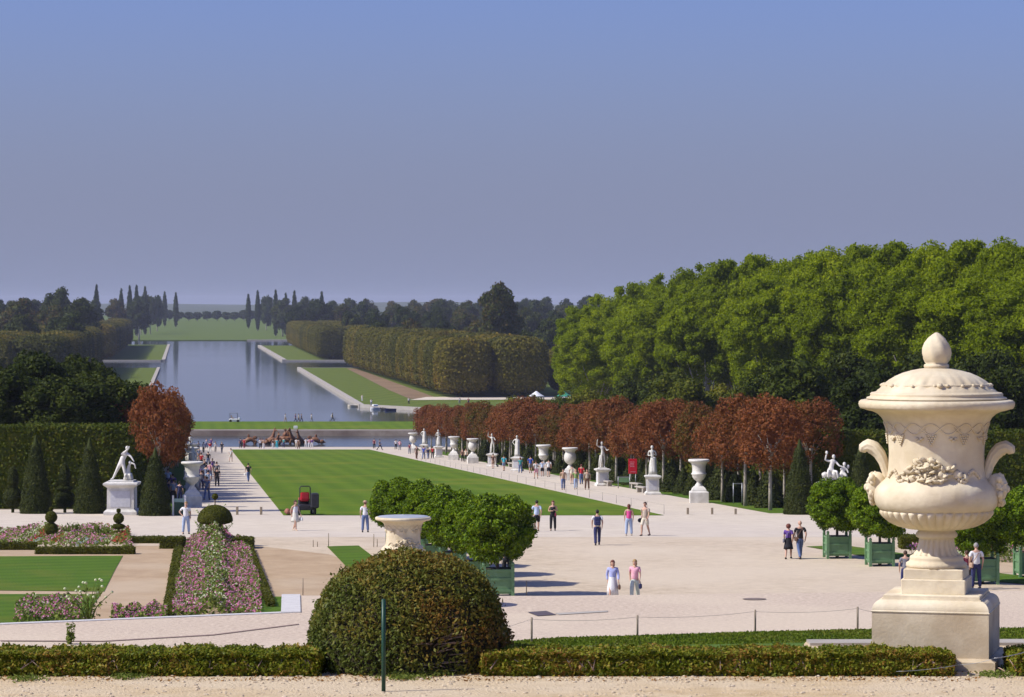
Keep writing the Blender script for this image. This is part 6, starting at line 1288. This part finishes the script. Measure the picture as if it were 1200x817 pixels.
ob('child_figure', posed(V, [(0, 1), (1, 2), (2, 3), (0, 4), (4, 5), (0, 6), (2, 7), (7, 8), (2, 9)], [.15, .13, .13, .05, .1, .06, .09, .06, .05, .05], heads=[((.62, -.05, 1.14), .11), ((.86, 0, .98), .10)], extra=lambda mb: [mb.ell((random.uniform(-.7, .9), random.uniform(-.3, .3), random.uniform(.05, .55)), (.2, .2, .18), 9, 7, noise=.12) for _ in range(16)]), e, (0, 0, 2.05))
# ---------------------------------------------------------------- fountain group
YF_ = 560.0; cF = Vector(((327 - CX) * YF_ / F, YF_, CZ - 25.15)); e = thing('fountain_sculpture', cF, 'rusty gilt fountain group of a chariot, rearing horses and sea creatures in the basin', 'fountain', None, 0, 0.88)
def hx(px): return (px - 327) * YF_ / F / 0.88
def horse(px, yaw, s=1.0, head_up=0.0, dy=0):
    V = [(0, .6, .2), (0, .2, .55), (0, -.35, .85), (0, -.75, 1.35), (0, -1.0, 1.95 + head_up), (0, -1.18, 2.18 + head_up), (0, -1.62, 1.92 + head_up), (.25, -.5, .7), (.32, -1.1, .85), (.3, -1.25, .45), (-.25, -.5, .7), (-.32, -1.0, 1.1), (-.3, -1.45, .95), (0, 1.2, .0)]
    E = [(0, 1), (1, 2), (2, 3), (3, 4), (4, 5), (5, 6), (2, 7), (7, 8), (8, 9), (2, 10), (10, 11), (11, 12), (0, 13)]
    def ex(mb):
        for i in range(7): t = i / 6; mb.ell((0, -.55 - .5 * t, 1.35 + .95 * t + head_up * t), (.06, .16, .2), 8, 6, noise=.2)
        for sx in (-1, 1): mb.ell((sx * .1, -1.08, 2.36 + head_up), (.04, .05, .12), 6, 5)
    m = skin('horse', [Vector(v) for v in V], E, [.45, .50, .42, .27, .19, .17, .10, .2, .12, .07, .2, .12, .07, .3], 1, BRONZE, ex); ob('horse', m, e, (hx(px), dy, -.1), yaw, s)
horse(316.5, 1.0, 1.25, .25, -1.5); horse(325, .5, 1.1, -.1, -3); horse(346, -.7, 1.3, .2, -2.2); horse(353.5, -.5, 1.2, .1, -1.5)
mb = MB(); mb.lathe([(.0, .2), (1.3, .3), (1.6, .9), (1.45, 1.3), (1.2, 1.5), (1.05, 1.45), (.9, .8), (0, .7)], 24, (hx(336), .5, 0), sx=1.0, sy=.8, mod=lambda i, th: 1 + .12 * np.sin(th * 5)); mb.ell((hx(336), .9, 1.6), (.9, .35, .9), 14, 9, noise=.1)
ob('chariot', mb.mesh('chariot', BRONZE), e)
for sx in (-1, 1):
    q = MB(); c = Vector((hx(336) + sx * 1.5, -.2, .75)); q.tube([c + Vector((0.12 * sx, .8 * math.cos(t), .8 * math.sin(t))) for t in np.linspace(0, 2 * PI, 25)], .1, 8, cap=False)
    for k in range(6): a = k * PI / 3; q.tube([c, c + Vector((0.1 * sx, .8 * math.cos(a), .8 * math.sin(a)))], .05, 5)
    ob('wheel', q.mesh('wheel', BRONZE), e)
J = joints('raise', .185); V, E, R_ = body_graph(J, False, False); ob('rider', skin('rider', V, E, R_, 1, [BRONZE] * 3, lambda mb: (head(mb, J, eyem=0), mb.lathe([(.12, 1.1), (.25, .8), (.35, .4), (0, .4)], 16, (0, 0, 0), mod=lambda i, th: 1 + .1 * np.sin(5 * th)))), e, (hx(334.5), .2, 1.05), .3, 1.25)
def triton(px, yaw, s):
    J = joints('raise', .185); V = [J['pel'], J['wai'], J['che'], J['upc'], J['nec'], J['hed']] + [J[k] for k in ('shol', 'elbl', 'wril', 'shor', 'elbr', 'wrir')] + [Vector((0, .35, .75)), Vector((.15, .8, .8)), Vector((.3, 1.2, 1.1)), Vector((.1, 1.5, 1.4))]
    E = [(0, 1), (1, 2), (2, 3), (3, 4), (4, 5), (3, 6), (6, 7), (7, 8), (3, 9), (9, 10), (10, 11), (0, 12), (12, 13), (13, 14), (14, 15)]
    m = skin('sea_figure', V, E, [.2, .16, .2, .14, .07, .08, .09, .06, .05, .09, .06, .05, .2, .15, .1, .18], 1, [BRONZE] * 3, lambda mb: head(mb, J, eyem=0)); ob('sea_figure', m, e, (hx(px), -2, -.9 * s), yaw, s)
triton(308, -.6, 1.5); triton(359.5, .7, 1.4); triton(341, .2, 1.3); triton(300.5, .5, 1.2); triton(313.5, -1.1, 1.35); triton(321, .9, 1.2); triton(329, 2.0, 1.5); triton(350, -.3, 1.25); triton(364.5, 1.2, 1.15)
def dolphin(px, sg):
    pts = [(-1.0, 0, .2), (-.7, 0, .6), (-.2, 0, .9), (.3, 0, .95), (.75, 0, .7), (1.0, 0, .3), (1.0, 0, -.2)]
    mb = MB(); mb.tube([(sg * a, b, c) for a, b, c in pts], [.28, .42, .5, .45, .36, .3, .2], 12); mb.ell((-sg * 1.35, 0, .45), (.6, .35, .42), 14, 10, noise=.05)
    mb.ell((sg * 1.1, 0, 1.3), (.45, .08, .35), 10, 6); mb.ell((-sg * .2, 0, 1.65), (.25, .07, .35), 8, 6); mb.ell((-sg * 1.9, 0, .35), (.35, .18, .12), 8, 6)
    ob('sea_monster', mb.mesh('sea_monster', BRONZE), e, (hx(px), -1, 0))
dolphin(293, 1); dolphin(369.5, -1)

# ---------------------------------------------------------------- ride-on mower
g = G(358, 604); e = thing('ride_on_mower', (g.x, g.y + .7, GZ(g.y + .7)), 'red and black ride-on mower with a tall roll bar on the long lawn', 'mower', None, math.radians(8))
mb = MB(); mb.bbox((-.05, 0, .52), (.95, 1.5, .35), .05); mb.bbox((-.10, .75, .75), (.70, .7, .45), .08); ob('chassis', mb.mesh('chassis', BLACK), e)
ob('hood', MB().bbox((-.10, .55, .98), (.66, .9, .28), .09).mesh('hood', REDP), e)
mb = MB(); mb.bbox((-.12, -.25, 1.0), (.55, .5, .14), .05); mb.bbox((-.12, -.50, 1.25), (.55, .12, .45), .05); ob('seat', mb.mesh('seat', REDP), e)
ob('grass_collector', MB().bbox((.48, -.62, .95), (.52, .75, .95), .07).mesh('grass_collector', BLACK), e)
ob('roll_bar', MB().tube([(-.45, -.62, .5), (-.45, -.62, 1.75), (-.38, -.62, 1.86), (.14, -.62, 1.86), (.21, -.62, 1.75), (.21, -.62, .5)], .035, 10).mesh('roll_bar', BLACK), e)
ob('steering_wheel', MB().tube([(-.12 + .18 * math.cos(t), .12 + .08 * math.sin(t), 1.22 + .16 * math.sin(t)) for t in np.linspace(0, 2 * PI, 18)], .02, 6, cap=False).mesh('steering_wheel', BLACK), e)
for x, y, r in ((-.52, -.5, .30), (.48, -.5, .30), (-.48, .75, .22), (.42, .75, .22)):
    wh = ob('wheel', MB().lathe([(.05, -.1), (r * .6, -.11), (r, -.09), (r, .09), (r * .6, .11), (.05, .1)], 24).mesh('wheel', RUBBER), e, (x, y, r)); wh.rotation_euler = (0, PI / 2, 0)
    ob('hub', MB().lathe([(0, -.115), (r * .5, -.112), (r * .5, .112), (0, .115)], 16).mesh('hub', WHITEP), wh)
mb = MB(); mb.bbox((-.95, -.1, .2), (.7, 1.0, .22), .05); mb.ell((-1.2, -.3, .25), (.2, .3, .2), 10, 7, noise=.08); ob('cutting_deck', mb.mesh('cutting_deck', mat('dusty_orange_paint', (.35, .12, .08), (.28, .12, .09), rough=.7)), e)
# ---------------------------------------------------------------- red sign, barriers, benches
g = G(741.5, 571.5); u_ = g.y / F; e = thing('red_sign', g, 'red upright sign panel on a post between two statues of the right row', 'sign')
mb = MB(); mb.tube([(-.25, 0, -.1), (-.25, 0, 1.2)], .03); mb.tube([(.25, 0, -.1), (.25, 0, 1.2)], .03); ob('post', mb.mesh('post', GREYM), e)
ob('panel', MB().bbox((0, 0, (571.5 - 546.5) * u_), (10.2 * u_, .06, 17.5 * u_), .01).mesh('panel', SIGNR), e)
random.seed(3)
for r_, (y_, w_) in enumerate(((541.5, 5.5), (543.3, 5.0), (545.0, 5.8), (546.8, 4.2), (553, 6.0))):
    x_ = -w_ / 2; mb = MB()
    while x_ < w_ / 2 - .5:
        k_ = random.uniform(.5, 1.3); mb.box(((x_ + k_ / 2 + (-.8 if r_ < 4 else .2)) * u_, -.0325, (571.5 - y_) * u_), (k_ * u_, .004, .75 * u_)); x_ += k_ + .3
    ob('lettering', mb.mesh('lettering', mat('faded_pink_lettering', (.75, .35, .40), rough=.6)), e)
for (a, b, by, ty, lb, nm) in ((724.5, 737, 572.5, 558.5, 'grey-green metal barrier left of the red sign', 'panel'), (859.5, 866, 590.5, 566, 'grey metal frame standing under the russet trees right of the nearest urn', None)):
    A, B = G(a, by), G(b, by - (0.6 if nm else 1.5)); h = (by - ty) * A.y / F; e = thing('metal_barrier', A, lb, 'barrier'); w_ = B.x - A.x
    for x_ in (0, w_): ob('post', MB().tube([(x_, 0, -.1), (x_, 0, h)], .04).mesh('post', GREYM), e)
    ob('rail', MB().box((w_ / 2, 0, h - .05), (w_, .05, .06)).mesh('rail', GREYM), e)
    if nm: ob('panel', MB().box((w_ / 2, 0, h * .72), (w_ - .1, .04, h * .4)).mesh('panel', GREEN_P), e)
for px, by, lb in ((752, 577.5, 'stone bench beside the robed statue right of the red sign'), (711, 570, 'stone bench at the foot of the statue with the raised arm'), (600, 547.5, 'small stone bench left of the long-robed statue'), (745.5, 573, 'low stone bench close to the foot of the red sign')):
    g = G(px, by); e = thing('stone_bench', g, lb, 'bench', None, math.radians(-70)); ob('seat', MB().bbox((0, 0, .45), (1.9, .5, .12), .02).mesh('seat', KERB), e)
    for sx in (-.6, .6): ob('leg', MB().bbox((sx, 0, .18), (.25, .4, .44), .02).mesh('leg', KERB), e)
# panel board before the left urn
A = G(202.8, 604.5); B = G(221.5, 603); u_ = A.y / F; e = thing('display_board', A, 'low green board between two white posts before the left urn', 'board'); w_ = B.x - A.x
for x_ in (0, w_): ob('post', MB().bbox((x_, 0, .62), (.11, .11, 1.34), .01).mesh('post', WHITEP), e)
ob('top_panel', MB().bbox((w_ / 2, 0, .97), (w_ - .13, .06, .24), .01).mesh('top_panel', mat('pale_green_board', (.25, .38, .34), rough=.6)), e)
ob('lower_panel', MB().bbox((w_ / 2, 0.01, .42), (w_ - .13, .05, .84), .01).mesh('lower_panel', DGREEN), e)
# ---------------------------------------------------------------- golf cart, bicycle and rider, boats, tents
b_ = GP(274.5, 494.6, 24.0); e = thing('golf_cart', b_, 'small white golf cart with a dark roof on the grass strip beyond the basin', 'cart', None, PI / 2)
mb = MB(); mb.bbox((0, -.1, .5), (1.1, 2.2, .35), .08); mb.bbox((0, -1.0, .7), (1.05, .5, .4), .1); ob('body', mb.mesh('body', WHITEP), e)
ob('roof', MB().bbox((0, .1, 1.78), (1.15, 1.7, .07), .02).mesh('roof', GREYM), e)
for x_ in (-.5, .5):
    for y_ in (-.65, .85): ob('roof_post', MB().tube([(x_, y_, .6), (x_, y_, 1.76)], .03, 6).mesh('roof_post', BLACK), e)
    for y_ in (-.75, .75):
        wh = ob('wheel', MB().lathe([(.05, -.09), (.24, -.1), (.26, 0), (.24, .1), (.05, .09)], 18).mesh('wheel', RUBBER), e, (x_, y_, .26)); wh.rotation_euler = (0, PI / 2, 0)
mb = MB(); mb.bbox((0, .3, .8), (1.0, .5, .18), .04); mb.bbox((0, .55, 1.1), (1.0, .12, .5), .04); ob('seat', mb.mesh('seat', cm('tan')), e)
b_ = GP(391, 494.8, 24.0); e = thing('bicycle', b_, 'dark bicycle ridden along the grass strip beyond the basin', 'bicycle', None, PI / 2)
for y_ in (-.5, .5): ob('wheel', MB().tube([(0, y_ + .33 * math.cos(t), .34 + .33 * math.sin(t)) for t in np.linspace(0, 2 * PI, 24)], .02, 6, cap=False).mesh('wheel', RUBBER), e)
mb = MB()
for a, b in (((0, -.5, .34), (0, -.38, .95)), ((0, -.40, .82), (0, .15, .80)), ((0, -.4, .78), (0, .02, .30)), ((0, .02, .30), (0, .2, .92)), ((0, .02, .3), (0, .5, .34)), ((0, .5, .34), (0, .17, .8)), ((-.22, -.3, .98), (.22, -.3, .98)), ((0, -.38, .95), (0, -.3, .98))): mb.tube([a, b], .018, 6)
ob('frame', mb.mesh('frame', BLACK), e); ob('saddle', MB().ell((0, .22, .95), (.07, .13, .04), 10, 6).mesh('saddle', BLACK), e)
p_ = person(391, 494, 'rider in black with a white pack on the bicycle beyond the basin', 'stride', 'right', (T, 'black'), (W_, 'black'), ('short', 'dark'), [('backpack', 'white')], 1.72, base=b_ + Vector((-.22, 0, 0.12)), shoes=None)
def boat(px, py, d, L_, w_, m, label, rz, cabin=False):
    b = GP(px, py, d); mb = MB(); n = 9; v = []
    for i in range(n):
        t = i / (n - 1); k = math.sin(PI * min(1, .12 + t * .9)) ** .5 if i < n - 1 else .12; y = -L_ / 2 + L_ * t
        v += [(-w_ / 2 * k, y, .45 + .15 * t * t), (-w_ / 3 * k, y, -.12), (w_ / 3 * k, y, -.12), (w_ / 2 * k, y, .45 + .15 * t * t), (w_ / 2 * k * .85, y, .42 + .15 * t * t), (w_ / 3 * k * .8, y, .1), (-w_ / 3 * k * .8, y, .1), (-w_ / 2 * k * .85, y, .42 + .15 * t * t)]
    f = [[i * 8 + k, i * 8 + (k + 1) % 8, (i + 1) * 8 + (k + 1) % 8, (i + 1) * 8 + k] for i in range(n - 1) for k in range(8)] + [[7, 6, 5, 4, 3, 2, 1, 0], [(n - 1) * 8 + k for k in range(8)]]
    e = thing('moored_boat', b, label, 'boat', None, rz); ob('hull', MB().raw(v, f).mesh('hull', m), e)
    for y_ in (-.2, .2): ob('thwart', MB().box((0, y_ * L_, .34), (w_ * .82, .25, .05)).mesh('thwart', WOOD), e)
    if cabin: ob('canopy', MB().bbox((0, 0, 1.0), (w_ * .8, L_ * .5, .5), .08).mesh('canopy', WHITEP), e)
boat(413.5, 476.8, 26.55, 2.6, 1.9, mat('cream_hull', CLOTH['cream'], rough=.5), 'cream boat moored at the left of the quay corner', PI / 2)
boat(439.5, 479.9, 26.55, 2.4, 1.9, WHITEP, 'white boat moored below the quay corner', PI / 2 + .3, True)
boat(448.5, 480.5, 26.55, 1.6, 1.5, BLACK, 'small dark boat between the white boat and the long dark one', .4)
boat(457.5, 481.2, 26.55, 3.0, 1.4, mat('dark_hull', CLOTH['navy'], rough=.5), 'long dark boat moored under the quay wall', PI / 2 + .6)
def tent(px, py, d, w_, h, m, label):
    b = GP(px, py, d); e = thing('garden_tent', b, label, 'tent'); ob('canopy', MB().lathe([(w_ / 2, h * .55), (w_ * .27, h * .74), (.15, h), (.0, h)], 4).mesh('canopy', m), e)
    for a in range(4): ob('pole', MB().tube([(w_ / 2 * .95 * math.cos(a * PI / 2), w_ / 2 * .95 * math.sin(a * PI / 2), -.1), (w_ / 2 * .95 * math.cos(a * PI / 2), w_ / 2 * .95 * math.sin(a * PI / 2), h * .56)], .05, 6).mesh('pole', WHITEP), e)
tent(628.5, 471.5, 26, 4.2, 2.9, WHITEP, 'white pointed tent behind the russet trees near the clipped wood')
tent(661, 471, 26, 4.2, 2.7, mat('green_canvas', (.05, .28, .16), rough=.8), 'green tent right of the white tent behind the russet trees')
# small white crate on the basin rim
b_ = GP(346.5, 502.4, 24.0); ob('white_crate', MB().bbox((0, 0, .25), (.75, .5, .5), .03).box((0, 0, .52), (.65, .4, .04)).mesh('white_crate', WHITEP), None, b_, label='small white crate on the grass strip behind the fountain', cat='crate')
# drop prototypes that were never placed
for o in [o for o in COL.objects if o.get('label') == 'x' and o.parent is None]:
    for c in list(o.children_recursive): bpy.data.objects.remove(c)
    bpy.data.objects.remove(o)
